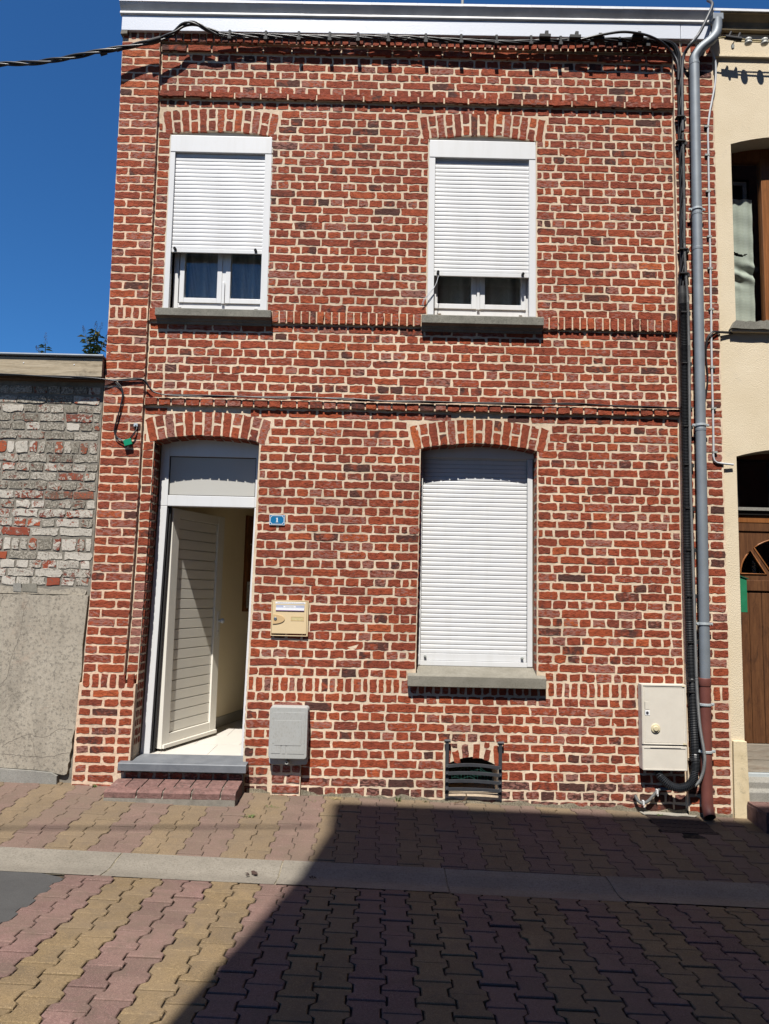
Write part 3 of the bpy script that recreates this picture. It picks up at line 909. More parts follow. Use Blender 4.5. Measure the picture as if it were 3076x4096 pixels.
# ---- house body behind the front: gable wall, roof, dark rooms
hb = MB()
hb.add([(HX0, .0, -.4), (HX0, 9, -.4), (HX0, 9, 6.7), (HX0, 4.5, 9.6), (HX0, .0, 6.7)], [(0, 1, 2, 3, 4)])
hb.add([(HX1, .02, -.4), (HX1, 9, -.4), (HX1, 9, 6.7), (HX1, 4.5, 9.6), (HX1, .02, 6.7)], [(0, 1, 2, 3, 4)])
hb.add([(HX0, 9, -.4), (HX1, 9, -.4), (HX1, 9, 6.7), (HX0, 9, 6.7)], [(0, 1, 2, 3)])
hb.build('side_walls', 'across_brick', house, recalc=False)
rf = MB(); rf.prism([(-.05, 6.80), (4.5, 9.75), (9.2, 6.80), (9.2, 6.68), (4.5, 9.6), (-.03, 6.72)], HX0 - .02, HX1 + .0, 'x'); rf.build('roof', 'roof_tile', house)
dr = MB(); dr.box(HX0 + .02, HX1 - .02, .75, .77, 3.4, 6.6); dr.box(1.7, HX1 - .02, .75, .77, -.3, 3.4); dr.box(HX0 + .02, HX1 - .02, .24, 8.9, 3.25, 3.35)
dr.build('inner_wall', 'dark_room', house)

# ---- windows with roller shutters
def slat_mesh(x0, x1, h, name):
    b = MB(); b.smooth = True
    pr_ = [(.0022, 0), (.0003, .0013), (-.0005, h * .25), (-.0008, h * .5), (-.0005, h * .75), (.0002, h - .0020), (.0022, h - .0012)]
    b.add([(x, y, z) for x in (x0, x1) for y, z in pr_], [(i, i + len(pr_), i + 1 + len(pr_), i + 1) for i in range(len(pr_) - 1)])
    o_ = b.build(name, 'pvc_white'); me = o_.data; bpy.data.objects.remove(o_); return me


def frame_rect(b, x0, x1, z0, z1, y0, y1, wl, wr, wb, wt):
    b.box(x0, x0 + wl, y0, y1, z0, z1); b.box(x1 - wr, x1, y0, y1, z0, z1)
    b.box(x0 + wl, x1 - wr, y0 + .001, y1 - .001, z0, z0 + wb); b.box(x0 + wl, x1 - wr, y0 + .001, y1 - .001, z1 - wt, z1)


def curtain(x0, x1, z0, z1, y, amp, lam, mat_, par, name='curtain', hem=0):
    b = MB(); b.smooth = True; n_ = int((x1 - x0) / .012); m_ = 6; vs = []
    for j in range(m_ + 1):
        for i in range(n_ + 1):
            x = x0 + (x1 - x0) * i / n_; ph = 2 * math.pi * (x - x0) / lam
            z = z0 + (z1 - z0) * j / m_
            if j == 0: z += hem * max(0, math.sin(ph)) 
            vs.append((x, y + amp * math.sin(ph + .6 * math.sin(ph * .37)), z))
    b.add(vs, [(j * (n_ + 1) + i, j * (n_ + 1) + i + 1, (j + 1) * (n_ + 1) + i + 1, (j + 1) * (n_ + 1) + i) for j in range(m_) for i in range(n_)])
    return b.build(name, mat_, par, warp=True, recalc=False)


def upper_window(x0, x1, rl, rr_, zbox, zboxt, zend, glassL, glassR, key, lab):
    b = MB()       # window frame, set back in the opening
    frame_rect(b, x0 + .05, x1 - .03, 4.05, 5.6, .10, .17, .045, .045, .055, .06)
    b.box(glassL[1] + .02, glassR[0] - .02, .095, .165, 4.105, 5.54)
    win = b.build('window', 'pvc_white', house, warp=True, bevel=.003, label=lab)
    for gx0, gx1 in (glassL, glassR):
        s_ = MB(); frame_rect(s_, gx0 - .042, gx1 + .042, 4.108, 5.53, .088, .155, .042, .042, .044, .05)
        sash = s_.build('sash', 'pvc_white', win, warp=True, bevel=.003)
        p_ = MB(); p_.box(gx0 - .004, gx1 + .004, .118, .122, 4.148, 5.484); p_.build('pane', 'glass', win, warp=True)
    st = MB(); st.box((glassL[1] + glassR[0]) / 2 - .012, (glassL[1] + glassR[0]) / 2 + .012, .078, .088, 4.10, 4.30); st.build('sash_cover', 'pvc_white', win, warp=True, bevel=.003)
    for dx in (.10, (x1 - x0) - .13):
        v_ = MB(); v_.box(x0 + dx, x0 + dx + .028, .092, .10, 4.062, 4.072); v_.build('drain_cap', 'pvc_white', win, warp=True)
    a = ARCH[key]; bx = MB(); P_ = [(x0 + .003, zbox), (x1 - .003, zbox), (x1 - .003, zboxt), (x0 + .003, zboxt)]
    bx.prism(P_, -.010, .16); bx.build('shutter_box', 'pvc_white', win, warp=True, bevel=.004)
    fi = MB(); P_ = [(x0 + .001, zboxt + .001), (x1 - .001, zboxt + .001)] + [(x1 + (x0 - x1) * i / 10, intr(key, max(a['xc'] - a['half'], min(a['xc'] + a['half'], x1 + (x0 - x1) * i / 10))) - .002) for i in range(11)]
    fi.prism(P_, .022, .05); fi.build('arch_filler', 'silicone', win, warp=True)
    for u, v in ((x0 + .002, rl), (rr_, x1 - .002)):
        g = MB(); g.box(u, v, -.006, .045, 4.012, zbox - .001); g.build('guide_rail', 'pvc_white', win, warp=True, bevel=.003)
    for u in (x0 - .004, x1 - .004):   # sealant smeared along the jambs
        g = MB(); P_ = [(u + rnd.uniform(-.003, .0), 4.01 + .1 * i) for i in range(17)] + [(u + .008 + rnd.uniform(0, .003), 5.61 - .1 * i) for i in range(17)]
        g.prism(P_, -.002, .004); g.build('sealant', 'silicone', win, warp=True)
    h = .0372; me = slat_mesh(rl - .004, rr_ + .004, h, 'slat'); z = zend + .034
    while z < zbox + .01:
        o_ = link('shutter_slat', me, win); o_.location = (WX((rl + rr_) / 2, z), .018 + rnd.uniform(-.0006, .0006), z); z += h
    e = MB(); e.box(rl - .004, rr_ + .004, .010, .026, zend, zend + .033); e.build('end_bar', 'pvc_white', win, warp=True, bevel=.002)
    for u in (rl + .035, rr_ - .055):
        k_ = MB(); k_.lathe((u, .012, zend + .022), [(.0125, 0), (.0125, -.034), (.0105, -.038), (.006, -.038), (.006, -.030)], 14); k_.build('stopper', 'rubber', win, warp=True)
    return win


w1 = upper_window(.480, 1.388, .526, 1.326, 5.462, 5.618, 4.535, (.628, .921), (1.038, 1.318), 'ul', 'white window with roller shutter two thirds down, blue sky in its panes')
w2 = upper_window(2.790, 3.742, 2.845, 3.682, 5.468, 5.630, 4.375, (2.872, 3.188), (3.306, 3.630), 'ur', 'white window with roller shutter nearly down and dark panes')
curtain(.56, 1.36, 4.155, 5.5, .26, .022, .115, 'net_curtain', w1, hem=.02)
curtain(2.84, 3.70, 4.06, 5.5, .26, .02, .15, 'net_curtain', w2)
sill(.434, 1.434, 3.992, 3.926, -.080, .10, None, True).build('sill', 'sill_concrete', w1, warp=True, bevel=.003)
sill(2.740, 3.795, 3.984, 3.912, -.080, .10, None, True).build('sill', 'sill_concrete', w2, warp=True, bevel=.003)
# thin cord loop hanging out of the right upper window
cw = MB()
for dx in (0, .012): cw.tube(smooth_path([(2.885, -.02, 4.36), (2.86, -.03, 4.27), (2.80 + dx, -.035, 4.19), (2.757 + dx * .6, -.03, 4.13), (2.745 + dx, -.02, 4.085)]), .0025, 6)
tag(cw.build('blind_cord', 'conduit_white'), 'thin pale cord loop hanging out below the right upper shutter', 'cord')

# ground-floor window, shutter fully down, set back in its opening
b = MB(); frame_rect(b, 2.765, 3.742, .985, 2.80, .135, .20, .022, .045, .040, .02)
w3 = b.build('window', 'pvc_white', house, bevel=.003, label='large ground-floor window closed by a white roller shutter')
a = ARCH['lr']; fi = MB(); P_ = [(2.755, 2.775), (3.751, 2.775)] + [(3.751 - .996 * i / 10, intr('lr', max(a['xc'] - a['half'], min(a['xc'] + a['half'], 3.751 - .996 * i / 10))) - .002) for i in range(11)]
fi.prism(P_, .128, .20); fi.build('arch_filler', 'pvc_white', w3)
me = slat_mesh(2.786, 3.698, .0372, 'slat'); z = 1.086
while z < 2.775:
    o_ = link('shutter_slat', me, w3); o_.location = (0, .158 + rnd.uniform(-.0008, .0008), z); z += .0372
e = MB(); e.box(2.788, 3.696, .150, .165, 1.027, 1.0855); e.build('end_bar', 'pvc_white', w3, bevel=.003)
for u in (2.83, 3.655):
    k_ = MB(); k_.lathe((u, .152, 1.062), [(.011, 0), (.011, -.03), (.008, -.032)], 14); k_.build('stopper', 'clip_grey', w3)
for u, v in ((2.7655, 2.787), (3.697, 3.7415)):
    g = MB(); g.box(u, v, .128, .17, .99, 2.774); g.build('guide_rail', 'pvc_white', w3, bevel=.003)
b = MB(); b.prism([(-.062, .832), (-.062, .916), (-.056, .922), (.0, .936), (.0, .84), (-.04, .838)], 2.678, 3.818, 'x'); b.prism([(.0, .84), (.0, .936), (.14, .984), (.14, .84)], 2.757, 3.749, 'x')
b.build('sill', 'low_sill_concrete', w3, bevel=.004)

# ---- front door: frame, transom light, leaf standing open
FL0, FL1, FR0, FR1 = .475, .552, 1.315, 1.358
df = MB(); a = ARCH['door']
df.box(FL0, FL1, .175, .255, .195, 2.30); df.box(FR0, FR1, .175, .255, .195, 2.30)
df.box(FL0, FL1, .175, .255, 2.302, 2.86); df.box(FR0, FR1, .175, .255, 2.302, 2.86)
df.box(FL1, FR0, .176, .254, 2.302, 2.396)
P_ = [(FL0, 2.742), (FR1, 2.742)] + [(FR1 - (FR1 - FL0) * i / 10, intr('door', FR1 - (FR1 - FL0) * i / 10) + .02) for i in range(11)]
df.prism(P_, .1765, .2535)
dfo = df.build('door_frame', 'pvc_white', house, warp=True, bevel=.004)
tp = MB(); tp.box(FL1, FR0, .196, .204, 2.396, 2.742); tp.build('transom_pane', 'frosted_sheet', dfo, warp=True)
tb = MB(); frame_rect(tb, FL1, FR0, 2.396, 2.742, .186, .196, .006, .006, .006, .006); tb.build('glazing_bead', 'rubber', dfo, warp=True)
for i, (u, v, y_) in enumerate(((FL1, FL1 + .010, .19), (FL1 + .016, FL1 + .024, .215))):
    g = MB(); g.box(u, v, y_, y_ + .03, .2, 2.30); g.build('door_seal', 'rubber', dfo, warp=True)
# leaf: local axes along the leaf (s), across (t) and up
H0 = Vector((.572, .262, 0)); H1 = Vector((.862, 1.045, 0)); SD = (H1 - H0).normalized(); TD = Vector((SD.y, -SD.x, 0)); LW = (H1 - H0).length


def leafbox(b, s0, s1, t0, t1, z0, z1):
    vs = []
    for z in (z0, z1):
        for s_, t_ in ((s0, t0), (s1, t0), (s1, t1), (s0, t1)): p = H0 + SD * s_ + TD * t_; vs.append((p.x, p.y, z))
    b.add(vs, [(0, 3, 2, 1), (4, 5, 6, 7), (0, 1, 5, 4), (1, 2, 6, 5), (2, 3, 7, 6), (3, 0, 4, 7)])


lf = MB(); zb_, zt_ = .222, 2.292
leafbox(lf, 0, .105, -.03, .03, zb_, zt_); leafbox(lf, LW - .105, LW, -.03, .03, zb_, zt_)
leafbox(lf, .105, LW - .105, -.029, .029, zb_, zb_ + .115); leafbox(lf, .105, LW - .105, -.029, .029, zt_ - .085, zt_)
leaf = lf.build('door', 'pvc_door', house, bevel=.004, label='white plastic front door with horizontal slats, standing open')
db = MB(); leafbox(db, .1, LW - .1, -.02, -.005, zb_ + .11, zt_ - .08); db.build('door_backing', 'pvc_door', leaf)
z = zb_ + .118; nS = 21; hs = (zt_ - .087 - z) / nS
for i in range(nS):
    s_ = MB(); leafbox(s_, .107, LW - .107, -.004, .013, z + .004, z + hs - .004); leafbox(s_, .107, LW - .107, -.004, .006, z - .001, z + .004); s_.build('door_slat', 'pvc_door', leaf, bevel=.002); z += hs
wb_ = MB(); leafbox(wb_, .01, LW - .01, .03, .05, zb_ + .002, zb_ + .035); wb_.build('weather_bar', 'pvc_door', leaf, bevel=.004)
hp = MB(); leafbox(hp, LW - .060, LW - .030, .031, .040, 1.13, 1.375); ho = hp.build('handle_plate', 'pvc_door', leaf, bevel=.004)
kp = H0 + SD * (LW - .045) + TD * .04
kn = MB(); kn.smooth = True
prof = [(.010, 0), (.010, .02), (.022, .03), (.025, .045), (.018, .056), (.004, .058)]; vs = []
for r_, h_ in prof:
    for k_ in range(14):
        q = kp + TD * h_ + SD * (r_ * math.cos(k_ * math.pi / 7)); vs.append((q.x, q.y, 1.285 + r_ * math.sin(k_ * math.pi / 7)))
kn.add(vs, [(i * 14 + k_, i * 14 + (k_ + 1) % 14, (i + 1) * 14 + (k_ + 1) % 14, (i + 1) * 14 + k_) for i in range(5) for k_ in range(14)] + [tuple(range(70, 84))]); kn.build('door_knob', 'pvc_white', leaf)
ky = MB(); q = kp + TD * .001; ky.lathe((q.x, q.y, 1.185), [(.009, -.012), (.009, .0)], 10, 'x'); ky.build('keyhole', 'steel', leaf)

# ---- hall behind the door
WA, WB = Vector((.545, .38, 0)), Vector((1.50, 4.00, 0)); wd = (WB - WA).normalized(); wn = Vector((wd.y, -wd.x, 0))
hw_ = MB()
hw_.add([(WA.x, WA.y, .2), (WB.x, WB.y, .2), (WB.x, WB.y, 3.2), (WA.x, WA.y, 3.2)], [(0, 1, 2, 3)])
hw_.build('hall_wall', 'hall_cream', house)
hw2 = MB(); hw2.add([(1.40, .30, .2), (2.5, 4.0, .2), (2.5, 4.0, 3.2), (1.40, .30, 3.2)], [(3, 2, 1, 0)]); hw2.add([(1.3, 4.0, .2), (2.6, 4.0, .2), (2.6, 4.0, 3.2), (1.3, 4.0, 3.2)], [(0, 1, 2, 3)])
hw2.build('hall_wall', 'hall_cream', house)
hc = MB(); hc.add([(.3, .256, 2.95), (2.7, .256, 2.95), (2.7, 4.1, 2.95), (.3, 4.1, 2.95)], [(0, 1, 2, 3)]); hc.build('hall_ceiling', 'hall_cream', house)
hf = MB(); hf.box(.40, 2.8, .172, 4.2, .10, .194); hfl = hf.build('hall_floor', 'hall_grout', house)
for i in range(4):
    for j in range(9):
        x0_ = .5 + .405 * i + .195 * (1 if j % 2 else 0) - .3; y0_ = .176 + .42 * j
        t_ = MB(); x1_ = x0_ + .402; xa_ = max(.42, x0_)
        if x1_ > xa_ + .05: t_.box(xa_, x1_, y0_, y0_ + .416, .15, .2 + rnd.uniform(-.0004, .0004)); t_.build('tile', 'hall_tile', hfl)
sk = MB(); p0 = WA + wd * .1 + wn * .0; p1 = WB
sk.add([(p0.x, p0.y, .2), (p1.x, p1.y, .2), (p1.x, p1.y, .30), (p0.x, p0.y, .30)] + [((p + wn * .012).x, (p + wn * .012).y, z) for z, p in ((.2, p0), (.2, p1), (.30, p1), (.30, p0))], [(4, 5, 6, 7), (3, 2, 6, 7)])
sk.build('skirting', 'skirting', house)
# threshold slab of blue stone
b = MB(); b.prism([(-.112, .126), (-.112, .180), (-.106, .186), (.17, .201), (.17, .14), (-.06, .13)], .455, 1.375, 'x'); b.prism([(-.112, .126), (-.112, .180), (-.106, .186), (-.045, .1893), (-.045, .127)], .362, .455, 'x'); b.prism([(-.112, .126), (-.112, .180), (-.106, .186), (-.005, .1915), (-.005, .127)], 1.375, 1.390, 'x')
b.build('threshold', 'blue_stone', house, bevel=.003)
b = MB(); b.box(.395, 1.36, -.055, .05, -.1, .126); ris = b.build('door_riser', 'old_mortar', house)
for i in range(8):
    q = MB(); u = .40 + i * .12; brick(q, rect(u, u + .118, .045, .115, .007), TF(-.058), tone(base=.3, pale=.5, burn=.7)); q.build('brick', 'brick', ris, recalc=False)
# brick pier under the grey cabinet
b = MB(); b.box(1.582, 1.822, -.030, .02, -.12, .19); pie = b.build('brick_pier', 'mortar', house)
for zb, zt, sp in ((-.125, -.05, (1.582, 1.822)), (-.048, .025, (1.582, 1.822)), (.030, .105, (1.582, 1.70, 1.822)), (.110, .185, (1.582, 1.665, 1.745, 1.822))):
    for a_, b_ in zip(sp, sp[1:]):
        q = MB(); brick(q, rect(a_, b_, zb, zt, .006), TF(-.035), tone(base=.3, pale=.8, burn=.3)); q.build('brick', 'brick', pie, recalc=False)

# ---- cornice: white fascia board, coved gutter
def cz(x): return .009 * x
co = MB(); x0, x1 = -.004, 5.312
def cbox(b, xa, xb, y0, y1, z0, z1):
    b.add([(x, y, z + cz(x)) for x in (xa, xb) for y in (y0, y1) for z in (z0, z1)], [(0, 1, 3, 2), (4, 6, 7, 5), (0, 4, 5, 1), (2, 3, 7, 6), (0, 2, 6, 4), (1, 5, 7, 3)])
cbox(co, x0, 5.034, -.072, .02, 6.570, 6.716); cbox(co, 5.038, x1, -.072, .02, 6.570, 6.716)
fas = co.build('fascia_board', 'white_paint', house, bevel=.004)
gp = [(-.05, 6.717), (-.082, 6.717), (-.088, 6.724), (-.088, 6.734), (-.081, 6.741), (-.079, 6.752), (-.088, 6.770), (-.100, 6.788), (-.108, 6.802), (-.112, 6.810), (-.114, 6.814)]
gu = MB(); gu.smooth = False; n_ = 24; vs = []
for i in range(n_ + 1):
    x = -.02 + (5.325 + .02) * i / n_
    for y, z in gp: vs.append((x, y, z + cz(x) + rnd.uniform(-.0012, .0012)))
m_ = len(gp); gu.add(vs, [(i * m_ + q, (i + 1) * m_ + q, (i + 1) * m_ + q + 1, i * m_ + q + 1) for i in range(n_) for q in range(m_ - 1)])
for i in (0, n_): gu.add([vs[i * m_ + q] for q in range(m_)] + [(vs[i * m_][0], -.05, 6.83 + cz(vs[i * m_][0]))], [tuple(range(m_ + 1))])
gut = gu.build('gutter', 'gutter_paint', house)
li = MB()
for i in range(26):
    xa = -.022 + 5.35 / 26 * i; li.add([], []); cbox(li, xa, xa + 5.35 / 26 - .0012, -.118, -.104, 6.816 + rnd.uniform(-.001, .001), 6.838)
li.build('gutter_lip', 'gutter_lip', gut)
# rotten mortar under the left end of the board
b = MB(); b.prism([(-.01, 6.535), (.05, 6.54), (.05, 6.570), (-.005, 6.570)], -.07, .0); b.build('cornice_end', 'old_mortar', house)
# television mast on the roof
ms = MB(); ms.tube([(3.19, 1.2, 7.4), (3.19, 1.2, 9.4)], .016, 8)
mo = thing('television_mast', 'thin pole rising above the gutter against the sky', 'mast', (3.19, 1.2, 7.4)); ms.build('pole', 'clip_grey', mo)
an = MB(); an.tube([(2.8, 1.2, 9.3), (3.7, 1.2, 9.3)], .008, 6)
for i in range(8): an.tube([(2.85 + .11 * i, 1.0, 9.3), (2.85 + .11 * i, 1.4, 9.3)], .004, 5)
an.build('aerial', 'clip_grey', mo)

# ================================================================== THINGS ON THE FRONT
# front step of old paving bricks
st = thing('front_step', 'low step of mauve paving bricks below the blue stone threshold', 'step', (.85, -.23, -.04))
b = MB(); b.prism([(-.362, -.09), (-.362, -.012), (-.340, -.002), (-.340, .028), (-.06, .044), (-.06, -.09)], .352, 1.358, 'x'); b.build('mortar_bed', 'old_mortar', st)


def step_brick(u0, u1, y0, y1, z0, zt0, zt1, nose=.0):
    b = MB(); g = .005; u0 += g; u1 -= g; y0 += g; y1 -= g
    P = [(y0, z0), (y0, zt0 - .012 - nose * .3), (y0 + .012 + nose, zt0), (y1, zt1), (y1, z0)]
    b.cur = tone(base=.5, pale=.3 * rnd.random(), burn=.35 * rnd.random()); b.prism(P, u0, u1, 'x'); b.v = [(x + rnd.gauss(0, .0008), y, z + rnd.gauss(0, .0008)) for x, y, z in b.v]
    b.build('brick', 'paving_brick', st, bevel=.004)


xs = [.348, .478, .705, .918, 1.135, 1.268, 1.364]
xs = [.346, .60, .80, 1.02, 1.245, 1.366]
for a_, b_ in zip(xs, xs[1:]): step_brick(a_, b_, -.368, -.255, -.018, .040, .044, .012)
n_ = 8
for i in range(n_): step_brick(.350 + i * 1.014 / n_, .350 + (i + 1) * 1.014 / n_, -.252, -.062, -.05, .046, .056)

# house number plate
np0 = thing('house_number_plate', 'small blue enamel plate with a white 1 on the brickwork', 'number plate', (1.552, -.006, 2.14))
def notch(x0, x1, z0, z1, r_):
    P = []
    for cx, cz_, a0 in ((x1, z1, 270), (x0, z1, 360), (x0, z0, 90), (x1, z0, 180)):
        seq = [(cx + r_ * math.cos(R(a0 - 0 - k_ * 22.5)), cz_ + r_ * math.sin(R(a0 - k_ * 22.5))) for k_ in range(5)]
        P += seq
    return P
b = MB(); b.box(1.488, 1.616, -.012, .0, 2.140, 2.223); b.build('plate', 'enamel_blue', np0, bevel=.002)
b = MB(); o_ = notch(1.4935, 1.6105, 2.145, 2.218, .012); i_ = notch(1.4965, 1.6075, 2.148, 2.215, .012); k_ = len(o_)
b.add([(x, -.0135, z) for x, z in o_ + i_], [(i, (i + 1) % k_, (i + 1) % k_ + k_, i + k_) for i in range(k_)]); b.build('border', 'enamel_white', np0)
b = MB(); b.box(1.4865, 1.6175, -.0118, -.002, 2.1385, 2.2245); b.build('edge', 'enamel_white', np0)
b = MB(); cx = 1.552
b.add([(x, -.0138, z) for x, z in ((cx - .0045, 2.166), (cx + .0045, 2.166), (cx + .0045, 2.2), (cx - .0015, 2.2), (cx - .0105, 2.195), (cx - .0105, 2.1915), (cx - .0045, 2.1935))], [(0, 1, 2, 3, 4, 5, 6)])
b.add([(x, -.0138, z) for x, z in ((cx - .010, 2.162), (cx + .010, 2.162), (cx + .010, 2.1655), (cx - .010, 2.1655))], [(0, 1, 2, 3)]); b.build('numeral', 'enamel_white', np0)

# letterbox of the house, let into the wall
mlb = thing('letterbox', 'beige metal letterbox with oval lock panel set into the brick wall', 'letterbox', (1.686, -.01, 1.215))
b = MB(); frame_rect(b, 1.533, 1.842, 1.214, 1.510, -.022, .06, .007, .011, .006, .006); b.build('frame', 'mail_beige', mlb, bevel=.002)
b = MB(); b.box(1.534, 1.841, .01, .05, 1.216, 1.508); b.build('backing', 'dark_void', mlb)
b = MB(); b.box(1.5415, 1.829, -.020, -.004, 1.234, 1.502); b.build('door', 'mail_beige', mlb, bevel=.003)
P_ = [(1.549, 1.312)] + [(1.549 + .098 * math.sin(R(a_)), 1.3525 - .0405 * math.cos(R(a_))) for a_ in range(10, 171, 10)] + [(1.549, 1.393)]
b = MB(); b.prism(P_, -.026, -.0195); b.build('lock_panel', 'mail_trim', mlb, bevel=.002)
b = MB(); b.lathe((1.570, -.026, 1.356), [(.0135, .004), (.0135, -.003), (.011, -.005)], 16); b.build('lock', 'steel', mlb)
b = MB(); b.box(1.5695, 1.5705, -.0318, -.031, 1.356, 1.366); b.build('key_slot', 'print_dark', mlb)
b = MB(); b.box(1.571, 1.808, -.0215, -.0195, 1.425, 1.470); b.build('slot_recess', 'label_lilac', mlb)
b = MB(); b.box(1.570, 1.807, -.026, -.0217, 1.427, 1.446); b.build('slot_flap', 'label_white', mlb)
b = MB(); b.box(1.571, 1.807, -.0262, -.0217, 1.4235, 1.4268); b.build('purple_edge', 'purple_ink', mlb)
b = MB(); b.box(1.565, 1.815, -.0212, -.0197, 1.480, 1.496); b.build('name_strip', 'label_white', mlb)
b = MB()
x = 1.583
while x < 1.800:
    w_ = rnd.uniform(.005, .014); b.box(x, x + w_, -.0218, -.0212, 1.4865, 1.4895); x += w_ + .003
b.build('small_print', 'print_dark', mlb)
b = MB(); b.box(1.633, 1.735, -.0228, -.0216, 1.450, 1.463); b.build('notice_sticker', 'label_white', mlb)
fc = bpy.data.curves.new('sticker_text', 'FONT'); fc.body = 'PAS DE PUB MERCI'; fc.size = .0088; fc.align_x = 'CENTER'; fc.align_y = 'CENTER'
fo = bpy.data.objects.new('sticker_text', fc); COL.objects.link(fo); bpy.context.view_layer.update()
me = bpy.data.meshes.new_from_object(fo); bpy.data.objects.remove(fo); me.transform(Matrix.Translation((1.684, -.0233, 1.4565)) @ Matrix.Rotation(math.pi / 2, 4, 'X')); me.materials.clear(); me.materials.append(MAT['print_dark'])
link('sticker_text', me, mlb)
b = MB(); frame_rect(b, 1.698, 1.804, 1.341, 1.376, -.0225, -.0195, .004, .004, .004, .004); b.build('name_plate_frame', 'mail_trim', mlb)
b = MB(); b.box(1.702, 1.800, -.0205, -.0198, 1.345, 1.372); b.build('name_plate', 'name_plate', mlb)

# grey utility cabinet
gc = thing('grey_utility_cabinet', 'weathered grey plastic meter cabinet on a short brick pier', 'meter cabinet', (1.72, -.06, .19))
def rrect(x0, x1, z0, z1, r_, n_=4):
    P = []
    for cx, cz_, a0 in ((x1 - r_, z1 - r_, 0), (x0 + r_, z1 - r_, 90), (x0 + r_, z0 + r_, 180), (x1 - r_, z0 + r_, 270)):
        P += [(cx + r_ * math.cos(R(a0 + 90 * k_ / n_)), cz_ + r_ * math.sin(R(a0 + 90 * k_ / n_))) for k_ in range(n_ + 1)]
    return P
b = MB(); b.prism(rrect(1.563, 1.877, .186, .652, .022), -.045, .0); b.build('base', 'box_grey', gc, bevel=.003)
b = MB(); b.prism(rrect(1.566, 1.874, .246, .652, .022), -.122, -.046); b.build('cover', 'box_grey', gc, bevel=.005)
b = MB(); b.prism(rrect(1.589, 1.854, .365, .612, .010), -.1245, -.120); b.prism([(1.586, .288), (1.662, .288), (1.662, .352), (1.589, .366), (1.586, .366)], -.1244, -.120); b.prism([(1.676, .286), (1.703, .286), (1.703, .351), (1.676, .351)], -.1243, -.120); b.prism([(1.717, .286), (1.853, .286), (1.854, .366), (1.717, .352)], -.1242, -.120)
b.build('raised_panel', 'box_grey', gc, bevel=.001)
b = MB(); b.prism(rrect(1.609, 1.828, .352, .549, .006), -.1262, -.1235); b.build('raised_panel', 'box_grey', gc, bevel=.001)
b = MB(); b.lathe((1.714, -.046, .212), [(.009, 0), (.014, 0), (.014, -.055), (.009, -.055), (.007, -.03)], 14); b.build('lock_ring', 'box_grey', gc)

# beige meter cabinet on the right
mc = thing('beige_meter_cabinet', 'beige two-door electricity meter cabinet beside the black conduit', 'meter cabinet', (4.77, -.05, .2))
b = MB(); b.box(4.590, 4.950, -.075, .0, .213, .893); b.build('body', 'box_beige', mc, bevel=.004)
b = MB(); b.prism(rrect(4.5885, 4.9525, .412, .897, .010), -.092, -.0755); d1 = b.build('upper_door', 'box_beige', mc, bevel=.003)
b = MB(); frame_rect(b, 4.5925, 4.9485, .416, .893, -.0975, -.0921, .008, .010, .008, .012); b.build('rim', 'box_beige', d1, bevel=.002)
b = MB(); frame_rect(b, 4.612, 4.925, .430, .872, -.0940, -.0921, .0025, .0025, .0025, .0025); b.build('groove', 'box_beige', d1)
b = MB(); b.prism(rrect(4.5895, 4.9515, .209, .405, .010), -.090, -.0755); d2 = b.build('lower_door', 'box_beige', mc, bevel=.003)
b = MB(); frame_rect(b, 4.5935, 4.9475, .213, .400, -.0945, -.0901, .008, .009, .010, .016); b.build('rim', 'box_beige', d2, bevel=.002)
b = MB(); b.box(4.652, 4.900, -.0965, -.0946, .390, .399); b.build('hinge_strip', 'box_beige', d2)
b = MB(); b.lathe((4.697, -.092, .543), [(.037, 0), (.037, -.007), (.034, -.009), (.022, -.010), (.021, -.016), (.018, -.018)], 24); b.build('round_badge', 'box_beige_trim', d1)
b = MB(); b.box(4.612, 4.652, -.094, -.092, .646, .686); b.build('lock_plate', 'label_white', d1)
b = MB(); b.lathe((4.632, -.094, .666), [(.011, 0), (.011, -.003)], 14); b.build('lock_hole', 'print_dark', d1)
b = MB(); b.box(4.612, 4.650, -.094, -.092, .694, .752); b.build('rating_plate', 'box_beige', d1)
b = MB(); b.box(4.918, 4.944, -.0985, -.0975, .878, .890); b.box(4.918, 4.944, -.0985, -.0975, .418, .430); b.build('hinge', 'box_beige_trim', d1)

# wrought-iron guard over the cellar vent
vg = thing('vent_guard', 'black wrought-iron guard with four bars over the arched cellar vent', 'vent guard', (3.225, -.03, .0))
for x_, zt in ((3.011, .385), (3.446, .376)):
    b = MB(); b.box(x_ - .014, x_ + .014, -.042, -.028, -.022, zt); b.build('upright', 'wrought_iron', vg, bevel=.002)
    b = MB(); b.tube([(x_ - .022, -.034, zt + .012), (x_ + .028, -.034, zt + .012)], .014, 10); b.tube([(x_ + .002, -.034, zt + .012), (x_ + .002, .01, zt + .012)], .010, 8); b.build('hinge', 'wrought_iron', vg)
for zl, zc_, zr in ((.197, .214, .190), (.141, .150, .133), (.080, .087, .072), (.019, .022, .012)):
    b = MB(); n_ = 12; top = [(2.996 + .46 * i / n_, (zl + (zr - zl) * i / n_) + (zc_ - (zl + zr) / 2) * 4 * (i / n_) * (1 - i / n_)) for i in range(n_ + 1)]
    b.prism([(x, z - .013) for x, z in top] + [(x, z + .013) for x, z in reversed(top)], -.056, -.044)
    bar = b.build('bar', 'wrought_iron', vg, bevel=.0015)
    for x_, z_ in ((3.011, zl), (3.446, zr)):
        b = MB(); b.lathe((x_, -.056, z_), [(.008, 0), (.0075, -.004), (.004, -.006)], 10); b.build('rivet', 'wrought_iron', bar)
